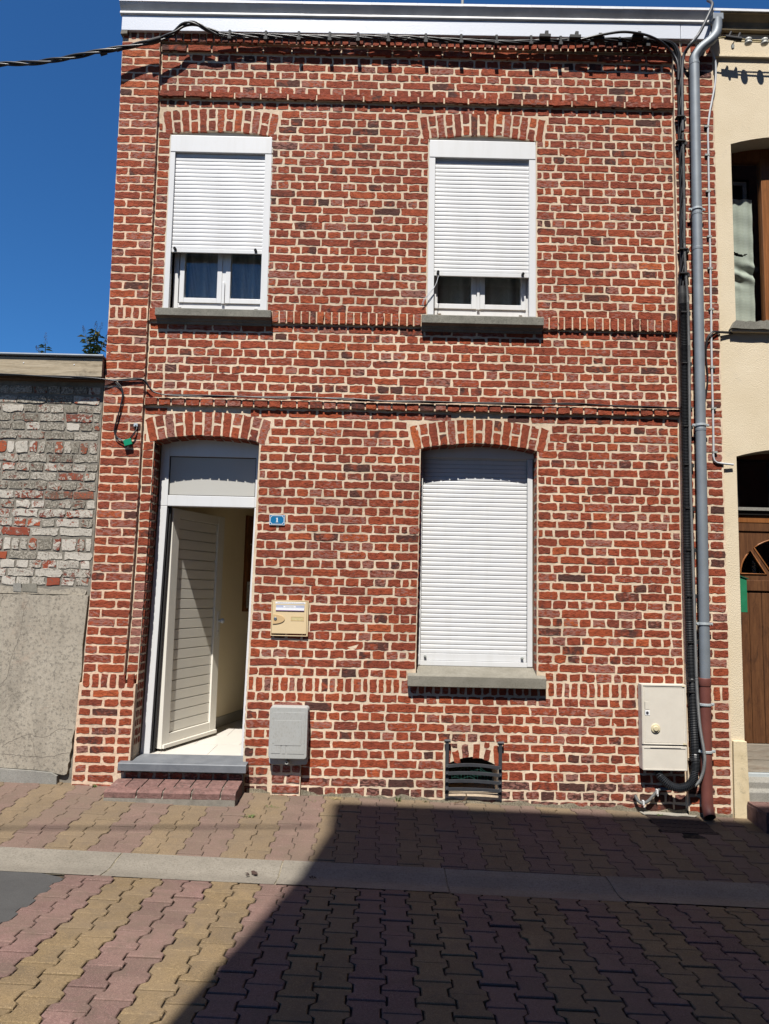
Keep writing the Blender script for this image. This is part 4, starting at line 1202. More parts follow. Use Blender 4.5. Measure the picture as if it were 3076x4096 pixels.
# green netting stuffed behind the bars
nb = MB(); rn = random.Random(3)
def npt(u, v): return (3.06 + .33 * u, .03 + .03 * math.sin(u * 5) + .03 * v, .075 + .105 * v * (1 - .9 * (u - .45) ** 2 * 1.8) + .01 * math.sin(u * 17 + v * 3))
for i in range(0, 26, 2): nb.tube([npt(i / 25, v / 6) for v in range(7)], .0006, 4, False)
for j in (1, 3, 6, 8): nb.tube([npt(u / 20, j / 8) for u in range(21)], .0006, 4, False)
tag(nb.build('netting', 'mesh_green'), 'crumpled green plastic netting stuffed behind the vent bars', 'netting')
# rusty chain
chn = thing('rusty_chain', 'short rusty chain hanging under the cellar vent guard', 'chain', (3.12, -.03, -.09))
pts = smooth_path([(3.168, -.045, -.01), (3.172, -.045, -.045), (3.150, -.05, -.066), (3.11, -.055, -.078), (3.07, -.07, -.086)], .012)
for i in range(0, len(pts) - 1, 1):
    p, q = pts[i], pts[i + 1]; d = (q - p).normalized(); sd = d.cross(Vector((0, 1, 0)) if i % 2 else Vector((.6, .3, .7))).normalized(); c_ = (p + q) / 2
    b = MB(); b.tube([c_ + d * .009 * math.cos(R(a_)) + sd * .0055 * math.sin(R(a_)) for a_ in range(0, 361, 45)], .0022, 5, False); b.build('link', 'rust', chn)

# ---- rainwater pipe
dp = thing('downpipe', 'grey zinc downpipe with rust-red iron shoe at the right end of the house', 'downpipe', (5.11, -.1, -.14))
def dx_(z): return 5.100 + .0062 * z
b = MB(); zs = [.93, 2.0, 3.0, 4.0, 5.0, 6.36]
b.tube([(dx_(z), -.102, z) for z in zs], .0425, 20); b.build('upper_pipe', 'zinc', dp)
b = MB(); b.tube(smooth_path([(dx_(6.34), -.102, 6.34), (dx_(6.40), -.102, 6.41), (5.19, -.112, 6.485), (5.28, -.128, 6.56), (5.330, -.122, 6.63), (5.345, -.118, 6.70), (5.347, -.118, 6.77)], .02), .0425, 20); b.build('swan_neck', 'zinc', dp)
b = MB(); b.box(5.300, 5.392, -.150, -.085, 6.755, 6.815); b.build('outlet_box', 'zinc', dp, bevel=.004)
for z_ in (6.35, 4.94, 4.62, 3.02):
    b = MB(); b.lathe((dx_(z_), -.102, z_), [(.0435, -.012), (.0445, -.010), (.0445, .010), (.0435, .012)], 20, 'z'); b.build('pipe_joint', 'zinc', dp)
b = MB(); b.smooth = True
prof = [(.0475, .955), (.049, .950), (.049, .895), (.0475, .890), (.044, .888)]
b.lathe((5.103, -.102, 0), prof, 20, 'z'); b.build('socket', 'iron_red', dp)
b = MB(); pth = [(5.103, -.102, .89), (5.101, -.102, .5), (5.099, -.102, .10), (5.098, -.104, -.02), (5.098, -.114, -.07), (5.097, -.135, -.105), (5.096, -.158, -.128)]
b.tube(pth, .0455, 20, False); b.tube(pth, .0405, 20, False); shoe = b.build('shoe', 'iron_red', dp)
b = MB(); b.lathe((5.0975, -.142, -.110), [(.039, 0), (.02, .004)], 20, 'y'); bo = b.build('shoe_bore', 'iron_inside', shoe)
for z_ in (4.982, 3.059, 1.393, .744, .372):
    b = MB(); X = dx_(z_) if z_ > .95 else 5.101; rr_ = .0455 if z_ > .95 else .0485
    b.lathe((X, -.102, z_), [(rr_, -.010), (rr_ + .003, -.008), (rr_ + .003, .008), (rr_, .010)], 20, 'z')
    for s_ in (-1, 1): b.box(X + s_ * (rr_ + .012) - .014, X + s_ * (rr_ + .012) + .014, -.106, -.098, z_ - .011, z_ + .011); b.lathe((X + s_ * (rr_ + .014), -.106, z_), [(.006, 0), (.006, -.006)], 8)
    b.tube([(X, -.06, z_), (X, .0, z_)], .006, 8); b.build('bracket', 'galvanised', dp)

# ---- cables and conduits
def bundle(name, path, n_, rad, r_, mat_, label, cat, twist=9, step=.02):
    P = smooth_path(path, step); b = MB(); L = 0; acc = [0]
    for i in range(1, len(P)): L += (P[i] - P[i - 1]).length; acc.append(L)
    for k_ in range(n_):
        q = []
        for i, p in enumerate(P):
            t_ = (P[min(i + 1, len(P) - 1)] - P[max(i - 1, 0)]).normalized(); N = t_.cross(Vector((0, 1, 0)))
            if N.length < .1: N = t_.cross(Vector((1, 0, 0)))
            N.normalize(); B = t_.cross(N); a_ = 2 * math.pi * k_ / n_ + acc[i] * twist + .4 * math.sin(acc[i] * 3 + k_)
            q.append(p + (N * math.cos(a_) + B * math.sin(a_)) * rad)
        b.tube(q, r_, 7)
    o_ = b.build(name, mat_, recalc=False); return tag(o_, label, cat)


ov = bundle('overhead_cable', [(-9, -1.3, 4.9), (-5, -.75, 5.32), (-2.4, -.40, 5.80), (-.992, -.22, 6.096), (-.705, -.2, 6.134), (-.42, -.19, 6.196), (-.163, -.18, 6.266), (.05, -.15, 6.337), (.215, -.14, 6.388), (.347, -.14, 6.418), (.425, -.14, 6.458), (.503, -.14, 6.506), (.566, -.14, 6.572), (.632, -.14, 6.594), (.70, -.14, 6.583), (.782, -.13, 6.550), (.877, -.12, 6.518)], 3, .013, .010, 'cable_black',
            'thick twisted black cable arriving through the sky at the top left corner', 'cable', 11)
for u, z_, ln in ((.27, 6.40, .11), (.0, 6.318, .05), (-.14, 6.273, .05)):
    b = MB(); b.tube([(u, -.16, z_ - .012), (u + ln, -.15, z_ + .03 * ln / .1)], .022 if ln > .1 else .018, 10); b.build('clamp', 'rubber', ov)
bb = bundle('cable_bundle', [(.85, -.10, 6.525), (1.16, -.085, 6.530), (1.9, -.085, 6.532), (2.449, -.085, 6.545), (2.984, -.085, 6.530), (3.445, -.085, 6.523), (3.8, -.085, 6.545), (4.07, -.085, 6.560), (4.62, -.085, 6.583), (4.86, -.08, 6.575), (4.96, -.075, 6.548), (5.005, -.07, 6.48), (5.022, -.066, 6.40), (5.022, -.066, 6.2), (5.019, -.066, 5.74), (5.018, -.066, 5.137), (5.010, -.066, 4.81), (5.010, -.066, 4.54), (4.994, -.066, 4.343), (4.998, -.066, 4.20)], 5, .016, .0075, 'cable_black',
            'bundle of black cables clipped under the white cornice and down the right pilaster', 'cable', 7)
x = .98
while x < 4.9:
    b = MB(); zq = 6.552 + cz(x) * .8; b.box(x - .009, x + .009, -.118, -.110, zq - .06, zq); b.box(x - .012, x + .012, -.112, -.02, zq - .012, zq); b.box(x - .016, x + .016, -.122, -.09, zq - .085, zq - .06); b.build('cable_clip', 'rubber', bb); x += .305 + rnd.uniform(-.06, .05)
for x, z_ in ((3.80, 6.585), (4.07, 6.585), (4.28, 6.575), (4.63, 6.60)):
    b = MB(); b.box(x - .05, x + .05, -.135, -.095, z_ - .03, z_); b.box(x + .0, x + .03, -.13, -.10, z_, z_ + .035); b.build('connector', 'rubber', bb, bevel=.004)
bundle('loop_cable', [(4.10, -.11, 6.545), (4.20, -.13, 6.560), (4.32, -.145, 6.580), (4.49, -.15, 6.604), (4.66, -.145, 6.592), (4.78, -.13, 6.565), (4.88, -.10, 6.53), (4.96, -.08, 6.46), (4.995, -.09, 6.36), (4.998, -.09, 6.2)], 1, 0, .011, 'cable_black', 'single black cable looping up over the cornice board near the downpipe', 'cable')
bundle('mid_cable', [(-6, -.10, 3.40), (-2, -.10, 3.36), (-.858, -.10, 3.362), (-.263, -.10, 3.352), (.0, -.085, 3.350), (.134, -.06, 3.346), (.289, -.06, 3.357), (.374, -.055, 3.352), (.415, -.045, 3.30), (.450, -.04, 3.262), (.508, -.045, 3.241), (.636, -.040, 3.232), (1.4, -.040, 3.231), (1.9, -.040, 3.236), (2.15, -.040, 3.230), (2.523, -.040, 3.222), (3.14, -.040, 3.225), (3.64, -.040, 3.222), (3.98, -.040, 3.234), (4.571, -.040, 3.222), (4.975, -.04, 3.220), (5.075, -.05, 3.222)], 2, .006, .0058, 'cable_black',
       'thin pair of black cables running along the brick ledge above the door', 'cable', 5)
bundle('drop_cable', [(.123, -.06, 3.342), (.183, -.06, 3.286), (.202, -.06, 3.214), (.183, -.06, 3.084), (.160, -.06, 2.97), (.153, -.06, 2.90), (.178, -.06, 2.850), (.245, -.06, 2.812)], 2, .006, .0045, 'cable_black', 'black cable hanging in a loop down the left pilaster to a green connector', 'cable', 3)
gcn = thing('green_connector', 'small bright green cable connector hanging on the left pilaster', 'connector', (.276, -.07, 2.77))
b = MB(); b.prism([(.237, 2.822), (.300, 2.843), (.315, 2.792), (.252, 2.771)], -.085, -.062); b.build('tape', 'green_tape', gcn, bevel=.003)
b = MB()
for k_ in (0, 1): b.tube(smooth_path([(.285 + .01 * k_, -.07, 2.835), (.310 + .012 * k_, -.07, 2.875), (.338, -.06, 2.925), (.335, -.05, 2.945)]), .004, 6)
b.build('tail', 'cable_black', gcn)
b = MB(); b.box(.312, .345, -.062, -.040, 2.948, 2.975); b.lathe((.328, -.062, 2.962), [(.007, 0), (.007, -.006)], 10); b.build('anchor', 'galvanised', gcn)


def corrugated(name, path, r_, pitch, mat_, parent=None, amp=.12):
    P = smooth_path(path, pitch / 2.0); b = MB()
    b.tube(P, r_, 12, True, lambda i: r_ * (1 + (amp if i % 2 else -amp)), smooth=False); return b.build(name, mat_, parent, recalc=False)


cc = thing('black_conduit', 'thick black corrugated conduit running down to the beige meter cabinet', 'conduit', (5.0, -.07, .1))
corrugated('hose', [(4.999, -.072, 4.20), (5.002, -.072, 3.75), (4.998, -.072, 3.1), (4.998, -.072, 2.52), (4.993, -.072, 2.03), (4.998, -.072, 1.42), (5.006, -.075, .957), (5.012, -.078, .676), (5.016, -.085, .36), (5.010, -.095, .22), (4.970, -.105, .118), (4.885, -.105, .080), (4.805, -.09, .098), (4.742, -.06, .158), (4.728, -.04, .20)], .032, .0125, 'conduit_black', cc)
b = MB(); b.lathe((4.998, -.072, 4.13), [(.034, 0), (.034, .09), (.024, .16)], 12, 'z'); b.build('sleeve', 'rubber', cc)
tc = thing('thin_conduit', 'thin dark grey ribbed conduit tied alongside the thick black conduit', 'conduit', (5.03, -.1, .1))
corrugated('hose', [(5.03, -.085, 5.70), (5.027, -.09, 5.08), (5.020, -.09, 4.67), (5.027, -.09, 4.40), (5.034, -.10, 4.14), (5.033, -.105, 3.75), (5.026, -.105, 3.1), (5.022, -.105, 2.52), (5.026, -.105, 2.03), (5.030, -.108, 1.42), (5.033, -.11, .96), (5.037, -.112, .79), (5.046, -.125, .57), (5.064, -.15, .376), (5.066, -.15, .294), (5.052, -.135, .195), (5.010, -.12, .115), (4.93, -.08, .072), (4.80, -.045, .057), (4.745, -.042, .053), (4.705, -.042, .019), (4.653, -.042, -.037), (4.607, -.042, -.060), (4.567, -.042, -.044), (4.545, -.025, .0)], .0125, .007, 'conduit_grey', tc, .09)
for x_, z_ in ((4.718, .035), (4.605, -.055)):
    b = MB(); b.box(x_ - .007, x_ + .007, -.058, -.030, z_ - .017, z_ + .017); b.box(x_ + .001, x_ + .008, -.056, -.05, z_ - .034, z_ - .016); b.build('tie', 'clip_white', tc)
for z_ in (5.85, 5.62, 4.62, 4.4, 4.05, 3.6, 3.05, 2.72, 2.35, 2.0, 1.62, 1.24, .93, .84, .30):
    b = MB(); b.box(4.974, 5.046, -.112, -.050, z_ - .005, z_ + .005); b.box(5.04, 5.068, -.075, -.04, z_ - .018, z_ + .014); b.build('cable_tie', 'rubber', cc)
bundle('roof_cable', [(5.300, -.05, 7.02), (5.302, -.13, 6.905), (5.225, -.16, 6.72), (5.165, -.15, 6.60), (5.09, -.16, 6.50), (5.055, -.10, 6.45), (5.040, -.085, 6.35), (5.034, -.085, 6.2), (5.030, -.085, 5.72)], 1, 0, .014, 'cable_grey', 'grey cable coming over the gutter and crossing the white cornice board', 'cable')
wc = thing('white_conduit', 'thin whitish conduit running down the edge of the cream house', 'conduit', (5.25, -.05, 2.74))
b = MB(); b.tube(smooth_path([(5.30, -.075, 6.53), (5.335, -.065, 6.45), (5.352, -.058, 6.388), (5.347, -.055, 6.231), (5.315, -.052, 6.05), (5.290, -.052, 5.93), (5.270, -.052, 5.764), (5.267, -.052, 5.5), (5.262, -.052, 4.95), (5.261, -.052, 4.66), (5.256, -.052, 4.11), (5.251, -.052, 3.75), (5.248, -.052, 2.97), (5.244, -.052, 2.80), (5.262, -.052, 2.757), (5.30, -.05, 2.746), (5.418, -.04, 2.738)], .025), .0085, 10); b.build('tube', 'conduit_white', wc)
for z_ in (5.79, 5.52, 5.18, 4.76, 4.47, 4.10, 3.58, 3.22, 2.84):
    b = MB(); b.box(5.236, 5.276, -.062, -.038, z_ - .008, z_ + .008); b.build('clip', 'clip_grey', wc)
bundle('side_cable', [(5.448, -.03, 3.902), (5.333, -.045, 3.900), (5.262, -.065, 3.893), (5.212, -.065, 3.835), (5.198, -.06, 3.73), (5.200, -.055, 3.65), (5.212, -.055, 3.50), (5.195, -.055, 3.36), (5.165, -.055, 3.25), (5.10, -.05, 3.222)], 2, .007, .006, 'cable_black', 'short black cable curving from the cream house sill behind the downpipe', 'cable', 3)
# insulators and clamp on bare wire at the top right
iw = thing('line_insulators', 'row of weathered line clamps and insulators under the cream house cornice', 'insulator', (5.6, -.15, 6.54))
b = MB(); b.tube(smooth_path([(5.22, -.09, 6.47), (5.28, -.12, 6.545), (5.37, -.15, 6.575), (5.5, -.15, 6.565), (5.9, -.15, 6.55), (7.5, -.15, 6.55)]), .006, 6); b.tube([(5.5, -.13, 6.555), (7.5, -.13, 6.54)], .005, 6); b.build('wire', 'dry_grass', iw)
b = MB(); b.tube([(5.40, -.15, 6.578), (5.545, -.15, 6.56)], .019, 10); b.tube([(5.435, -.15, 6.585), (5.455, -.15, 6.63)], .011, 8); b.tube([(5.515, -.15, 6.575), (5.535, -.15, 6.62)], .011, 8); b.build('clamp', 'rubber', iw)
for x in (5.605, 5.75, 5.9):
    b = MB(); b.smooth = True; b.lathe((x, -.15, 6.51), [(.012, 0), (.03, .008), (.033, .02), (.02, .03), (.03, .038), (.028, .055), (.012, .068)], 12, 'z'); b.build('insulator', 'insulator', iw)
b = MB(); b.lathe((5.475, -.13, 6.495), [(.004, .04), (.014, .02), (.012, -.01), (.003, -.02)], 10, 'z'); b.tube([(5.475, -.13, 6.52), (5.49, -.14, 6.56)], .004, 6); b.build('weight', 'clip_grey', iw)

# notice board in the hall
wp = lambda s_, z, o_=.0: (WA + wd * s_ + wn * o_)
nbd = thing('notice_board', 'wooden notice board with a pinned paper on the hall wall', 'notice board', tuple(wp(2.05, 1.2)) [:2] + (1.27,))
def wallbox(b, s0, s1, o0, o1, z0, z1):
    vs = []
    for z in (z0, z1):
        for s_, o_ in ((s0, o0), (s1, o0), (s1, o1), (s0, o1)): p = WA + wd * s_ + wn * o_; vs.append((p.x, p.y, z))
    b.add(vs, [(0, 3, 2, 1), (4, 5, 6, 7), (0, 1, 5, 4), (1, 2, 6, 5), (2, 3, 7, 6), (3, 0, 4, 7)])
b = MB(); wallbox(b, 1.545, 2.45, .0, .02, 1.35, 2.40); b.build('board', 'board_wood', nbd)
b = MB()
wallbox(b, 1.545, 1.585, .0, .032, 1.35, 2.40); wallbox(b, 2.41, 2.45, .0, .032, 1.35, 2.40); wallbox(b, 1.585, 2.41, .0, .031, 1.35, 1.385); wallbox(b, 1.585, 2.41, .0, .031, 2.365, 2.40); b.build('frame', 'frame_wood', nbd, bevel=.003)
b = MB(); wallbox(b, 1.60, 1.82, .0205, .022, 1.385, 1.675); pap = b.build('paper', 'paper', nbd)
b = MB()
for i in range(16): wallbox(b, 1.615, 1.615 + rnd.uniform(.12, .19), .0221, .0226, 1.63 - .0145 * i, 1.634 - .0145 * i)
b.build('print', 'print_dark', pap)
b = MB(); wallbox(b, 1.655, 1.76, .0205, .022, 2.08, 2.095); b.build('label_strip', 'paper', nbd)

# ================================================================== LOW WALL ON THE LEFT
gw = thing('garden_wall', 'low wall of flaking whitewashed bricks over grey cracked render', 'wall', (-.5, 0, -.02))
GX0 = -2.4
b = MB(); b.box(-9, .012, .006, .24, -.4, 3.36); gbed = b.build('wall_core', 'old_mortar', gw)
zr = [3.264, 3.178, 3.100, 3.022, 2.945, 2.867, 'R', 2.670, 2.592, 2.513, 2.432, 2.354, 2.273, 2.195, 2.118, 2.041, 'Q', 1.838, 1.766, 1.693, 1.624]
srest = MB(); rr = random.Random(21)
def wtone(z):
    white = rr.random() < (.12 if z > 2.3 else .7)
    p_ = rr.random()
    return (rr.random(), (rr.uniform(.62, 1.0) if p_ > .16 else (.5 if p_ > .05 else .2)), (.62 if white else .22) + rr.uniform(-.2, .2))
for i, zc in enumerate(zr):
    if zc in ('R', 'Q'):
        zc = 2.763 if zc == 'R' else 1.933; hh_ = .055; P_ = .072
    else: hh_ = .0388; P_ = .12 if i % 2 == 0 else .235
    x = GX0 + (i % 3) * .04; xs = [x]
    while xs[-1] < -.05: xs.append(xs[-1] + P_ * rr.uniform(.93, 1.07) * (1 if rr.random() > .18 or P_ > .2 else 1.7))
    xs[-1] = .004 + rr.uniform(-.012, .006)
    if xs[-1] - xs[-2] < .04: xs.pop(-2)
    for a_, b_ in zip(xs, xs[1:]):
        q = rect(a_, b_, zc - hh_, zc + hh_, .0045, rr.gauss(0, .002)); tn = wtone(zc)
        if b_ < -1.05: brick(srest, q, TF(.0), tn, .004, .003, .05, .012, rr)
        else:
            k_ = MB(); brick(k_, q, TF(.003 + rr.gauss(0, .001)), tn, .003, .0042, .035, .012, rr); k_.build('brick', 'whitewashed_brick', gbed, recalc=False)
stuff(srest.build('bricks', 'whitewashed_brick', gbed, recalc=False))
# cement patches and ragged top edge of the render
ed = [(.004, 1.512), (-.002, 1.40), (-.010, 1.25), (-.018, 1.10), (-.012, .96), (-.012, .86), (-.030, .767), (-.026, .62), (-.021, .48), (-.042, .40), (-.055, .337), (-.050, .28), (-.066, .22), (-.062, .17), (-.074, .148), (-.072, .10), (-.080, .07)]
top = [(-9, 1.515)] + [(-1.2 + .06 * i, 1.512 + rr.gauss(0, .006)) for i in range(20)]
bot = [(-.10, .060), (-.153, .067), (-.22, .085), (-.339, .096), (-.5, .104), (-.629, .109), (-.9, .115), (-9, .12)]
pts = top + ed + bot
b = MB(); b.prism(pts, -.022, .02); ren = b.build('render', 'wall_concrete', gw)
b = MB(); b.prism([(-9, 1.55)] + [(-1.2 + .1 * i, 1.565 + rr.gauss(0, .018)) for i in range(12)] + [(-.02, 1.55), (-.03, 1.517), (-9, 1.52)], -.004, .02); b.build('cement_patch', 'wall_concrete', gw)
for x0_, x1_, mt in ((-.63, -.56, 'stone_grey'), (-.555, -.43, 'low_sill_concrete')):
    b = MB(); b.prism([(x0_, 1.535), (x1_, 1.532), (x1_ - .01, 1.605), (x0_ - .006, 1.60)], -.008, .02); b.build('cement_patch', mt, gw)
b = MB(); P_ = [(-9, .11), (-.62, .104), (-.36, .092), (-.20, .080), (-.15, .055), (-.145, -.05), (-.2, -.3), (-9, -.3)]
b.prism(P_, -.045, .02); b.build('footing', 'stone_grey', gw)


def crack(pts, w_=.0016):
    P = smooth_path([(x, 0, z) for x, z in pts], .02); b = MB(); vs = []
    for i, p in enumerate(P):
        d = (P[min(i + 1, len(P) - 1)] - P[max(i - 1, 0)]).normalized(); nn = Vector((-d.z, 0, d.x)); ww = w_ * rr.uniform(.5, 1.4)
        c_ = p + nn * rr.gauss(0, .003); vs += [(c_.x + nn.x * ww, -.0226, c_.z + nn.z * ww), (c_.x - nn.x * ww, -.0226, c_.z - nn.z * ww)]
    b.add(vs, [(2 * i, 2 * i + 1, 2 * i + 3, 2 * i + 2) for i in range(len(P) - 1)]); b.build('crack', 'crack_dark', ren, recalc=False)


crack([(-.70, 1.49), (-.73, 1.40), (-.76, 1.30), (-.80, 1.20)]); crack([(-.49, 1.46), (-.52, 1.38), (-.53, 1.25), (-.56, 1.10), (-.60, .98), (-.61, .88), (-.64, .80), (-.72, .74)])
crack([(-.055, .42), (-.16, .425), (-.24, .37), (-.31, .355), (-.40, .375), (-.48, .35), (-.56, .31), (-.62, .27)]); crack([(-.64, .215), (-.50, .21), (-.40, .195), (-.33, .205), (-.25, .195), (-.15, .225), (-.075, .24)])
crack([(-.40, .37), (-.37, .31), (-.34, .22), (-.31, .14), (-.28, .11)], .0014); crack([(-.62, .52), (-.55, .48), (-.50, .46)], .0012); crack([(-.63, .62), (-.57, .70), (-.52, .66), (-.48, .62)], .001)
# timber fascia and zinc edge along the top of the wall
b = MB(); b.box(-9, .028, -.10, -.055, 3.362, 3.520); bm_ = b.build('timber_board', 'beam_wood', gw, bevel=.003)
for x_, z_ in ((-.64, 3.468), (-.21, 3.462)):
    k_ = MB(); k_.lathe((x_, -.10, z_), [(.006, 0), (.005, -.003)], 8); k_.build('nail_head', 'clip_white', bm_)
b = MB(); b.box(-9, .030, -.055, .30, 3.34, 3.50); b.build('timber_soffit', 'rust', gw)
b = MB(); b.tube([(-9, -.112, 3.540), (.038, -.112, 3.540)], .012, 10); b.box(-9, .036, -.104, .35, 3.530, 3.542); b.build('zinc_edge', 'zinc', gw)

# butterfly bushes growing behind the wall
def buddleia(name, x, y, z0, stems, label, seed):
    t_ = thing(name, label, 'plant', (x, y, z0), 'self-sown plants behind the low wall'); q = random.Random(seed)
    st_, lv, ly, fl = MB(), MB(), MB(), MB()
    for (dx, dz, flower) in stems:
        path = [(x, y, z0), (x + dx * .35, y, z0 + dz * .55), (x + dx, y - .01, z0 + dz)]; P = smooth_path(path, .02); st_.tube(P, .0035, 5)
        for i in range(2, len(P) - 1):
            for k_ in range(2):
                p = P[i]; a_ = q.uniform(0, 6.28); L = q.uniform(.05, .085); d = Vector((math.cos(a_), .7 * math.sin(a_), q.uniform(-.1, .5))).normalized(); sd = d.cross(Vector((0, 0, 1))).normalized() * L * .17
                m1 = p + d * L * .5 + Vector((0, 0, .004)); e_ = p + d * L + Vector((0, 0, -.35 * L))
                tgt = ly if q.random() < .12 else lv
                tgt.add([p, m1 + sd, e_, m1 - sd], [(0, 1, 2), (0, 2, 3)])
        if flower:
            p = P[-1]; d = (P[-1] - P[-3]).normalized()
            for k_ in range(90):
                h = q.random(); a_ = q.uniform(0, 6.28); r_ = .017 * (1 - h * .75); c_ = p + d * (h * flower) + Vector((math.cos(a_) * r_, math.sin(a_) * r_, q.uniform(-.005, .005))); s_ = .005
                fl.add([c_ + Vector((q.uniform(-s_, s_), q.uniform(-s_, s_), q.uniform(-s_, s_))) for _ in range(3)], [(0, 1, 2)])
    st_.build('stem', 'stem_green', t_); stuff(lv.build('leaves', 'leaf_green', t_, recalc=False)); stuff(fl.build('flower_heads', 'flower_brown', t_, recalc=False))
    if ly.v: stuff(ly.build('yellow_leaves', 'leaf_yellow', t_, recalc=False))


buddleia('butterfly_bush', -.225, .30, 3.50, [(.02, .36, 0), (-.07, .36, .09), (.06, .40, .08), (.02, .42, .07), (.12, .33, .07), (.10, .26, .08), (-.06, .22, 0), (.05, .2, 0), (-.02, .3, 0)], 'leafy butterfly bush growing behind the wall against the brick corner', 4)
buddleia('butterfly_bush', -.65, .30, 3.50, [(0, .27, .10), (-.06, .20, .05), (.04, .18, 0), (-.03, .15, .03)], 'small butterfly bush with one dark flower spike above the timber board', 9)

# ================================================================== CREAM HOUSE ON THE RIGHT
nh = thing('cream_house', 'cream roughcast house with brown wooden door and curtained upper window', 'house', (8, 0, -.2))
NX0, NX1, YN_ = 5.337, 10.5, -.015
def arc_open(x0, x1, z0, zs, rise, n_=12):
    P = [(x0, z0), (x1, z0)]; h = (x1 - x0) / 2; Rr = (h * h + rise * rise) / (2 * rise); zc = zs + rise - Rr; xc = (x0 + x1) / 2
    return P + [(x1 - (x1 - x0) * i / n_, zc + math.sqrt(max(0, Rr * Rr - (x1 - (x1 - x0) * i / n_ - xc) ** 2))) for i in range(n_ + 1)]
wo = arc_open(5.487, 6.60, 3.98, 5.655, .085); do = arc_open(5.457, 6.45, -.05, 2.815, .075)
w2o = arc_open(8.6, 9.7, 3.98, 5.655, .085); w3o = arc_open(8.2, 9.9, .9, 2.815, .1)
loops = [[(NX0, -.5), (NX1, -.5), (NX1, 6.72), (NX0, 6.72)], wo, do, w2o, w3o]
b = MB(); flat = [p for l_ in loops for p in l_]
b.add([(x, YN_, z) for x, z in flat], [tuple(t3) for t3 in tessellate_polygon([[Vector((x, z, 0)) for x, z in l_] for l_ in loops])])
for l_ in loops[1:]:
    k_ = len(l_); b.add([(x, YN_, z) for x, z in l_] + [(x, .26, z) for x, z in l_], [(i, (i + 1) % k_, (i + 1) % k_ + k_, i + k_) for i in range(k_)])
b.build('wall', 'render_cream', nh)
b = MB(); b.prism([(5.345, -.5), (5.475, -.5), (5.470, .10), (5.462, .445), (5.352, .448)], -.045, .10); b.build('plinth', 'render_plinth', nh, bevel=.006)
b = MB(); b.box(6.45, NX1, -.045, .0, -.5, .445); b.build('plinth', 'render_plinth', nh, bevel=.006)
b = MB(); b.prism([(-.016, 6.476), (-.040, 6.482), (-.040, 6.496), (-.016, 6.502)], NX0, NX1, 'x'); b.build('ledge', 'render_cream', nh)
def gz_(z, x): return z + .047
b = MB(); n_ = 2; vs = []
gp2 = [(-.015, 6.700), (-.050, 6.705), (-.055, 6.728), (-.048, 6.735), (-.06, 6.770), (-.085, 6.800), (-.098, 6.818), (-.108, 6.820), (-.108, 6.842)]
b.prism([(y, z + .03) for y, z in gp2] + [(-.015, 6.862)], 5.39, NX1, 'x'); b.build('cornice', 'cornice_brown', nh)
b = MB(); b.box(5.33, NX1, -.120, -.1085, 6.862, 6.884); b.build('gutter_lip', 'gutter_lip', nh)
b = MB(); b.prism([(-.06, 6.86), (4.5, 9.7), (9, 6.86), (9, 6.74), (0, 6.74)], NX0, NX1, 'x'); b.build('roof', 'roof_tile', nh)
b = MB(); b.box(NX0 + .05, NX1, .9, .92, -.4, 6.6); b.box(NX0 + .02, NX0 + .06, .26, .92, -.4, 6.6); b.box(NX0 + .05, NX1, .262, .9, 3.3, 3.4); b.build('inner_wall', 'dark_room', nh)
# its upper window
b = MB(); x0, x1 = 5.50, 6.60
b.box(x0 - .01, x0 + .075, .17, .24, 3.99, 5.75); b.box(5.842, 5.925, .16, .235, 3.99, 5.63); b.box(5.925, 6.0, .15, .23, 3.99, 5.75); b.box(6.53, 6.61, .17, .24, 3.99, 5.75)
b.box(x0 + .075, 5.842, .171, .239, 3.99, 4.06); b.box(x0 + .075, 5.842, .171, .239, 5.605, 5.75); b.box(5.842, 6.53, .172, .238, 5.63, 5.75); b.box(6.0, 6.53, .172, .238, 3.99, 4.06)
nw = b.build('window', 'frame_wood', nh, bevel=.006)
for u, v in ((5.56, 5.85), (5.99, 6.54)):
    g = MB(); g.box(u, v, .198, .202, 4.05, 5.62); g.build('pane', 'glass', nw)
b = MB(); b.smooth = True; n_, m_ = 40, 150; vs = []
for j in range(m_ + 1):
    for i in range(n_ + 1):
        x = 5.52 + .275 * i / n_; z = 4.02 + 1.26 * j / m_; y = .245 + .006 * math.sin(x * 60) + .003 * math.sin(z * 30 + x * 8)
        y += .02 * math.exp(-((z - 4.55 - (x - 5.66) * .25) / .10) ** 2) * math.sin((z + x * .4) * 45)
        vs.append((x, y, z))
gap = lambda i, j: abs(4.02 + 1.26 * j / m_ - 4.742 - .010 * math.sin(i * .21)) < .017 * math.sin(math.pi * min(1, (i + 8) / 40)) and i < 32
b.add(vs, [(j * (n_ + 1) + i, j * (n_ + 1) + i + 1, (j + 1) * (n_ + 1) + i + 1, (j + 1) * (n_ + 1) + i) for j in range(m_) for i in range(n_) if not gap(i, j)])
b.build('curtain', 'house_curtain', nw, recalc=False)
b = MB(); P_ = [(5.420, 3.930)] + [(5.42 + .04 * i, 3.928 + rnd.gauss(0, .003)) for i in range(1, 31)] + [(6.68, 3.985)] + [(6.66 - .03 * i, 3.996 + rnd.gauss(0, .006)) for i in range(41)]
b.prism(P_, -.075, .17); b.build('sill', 'sill_concrete', nw)
b = MB(); b.box(5.43, 6.66, -.055, .0, 3.905, 3.925); b.build('sill_underlay', 'render_cream', nw)
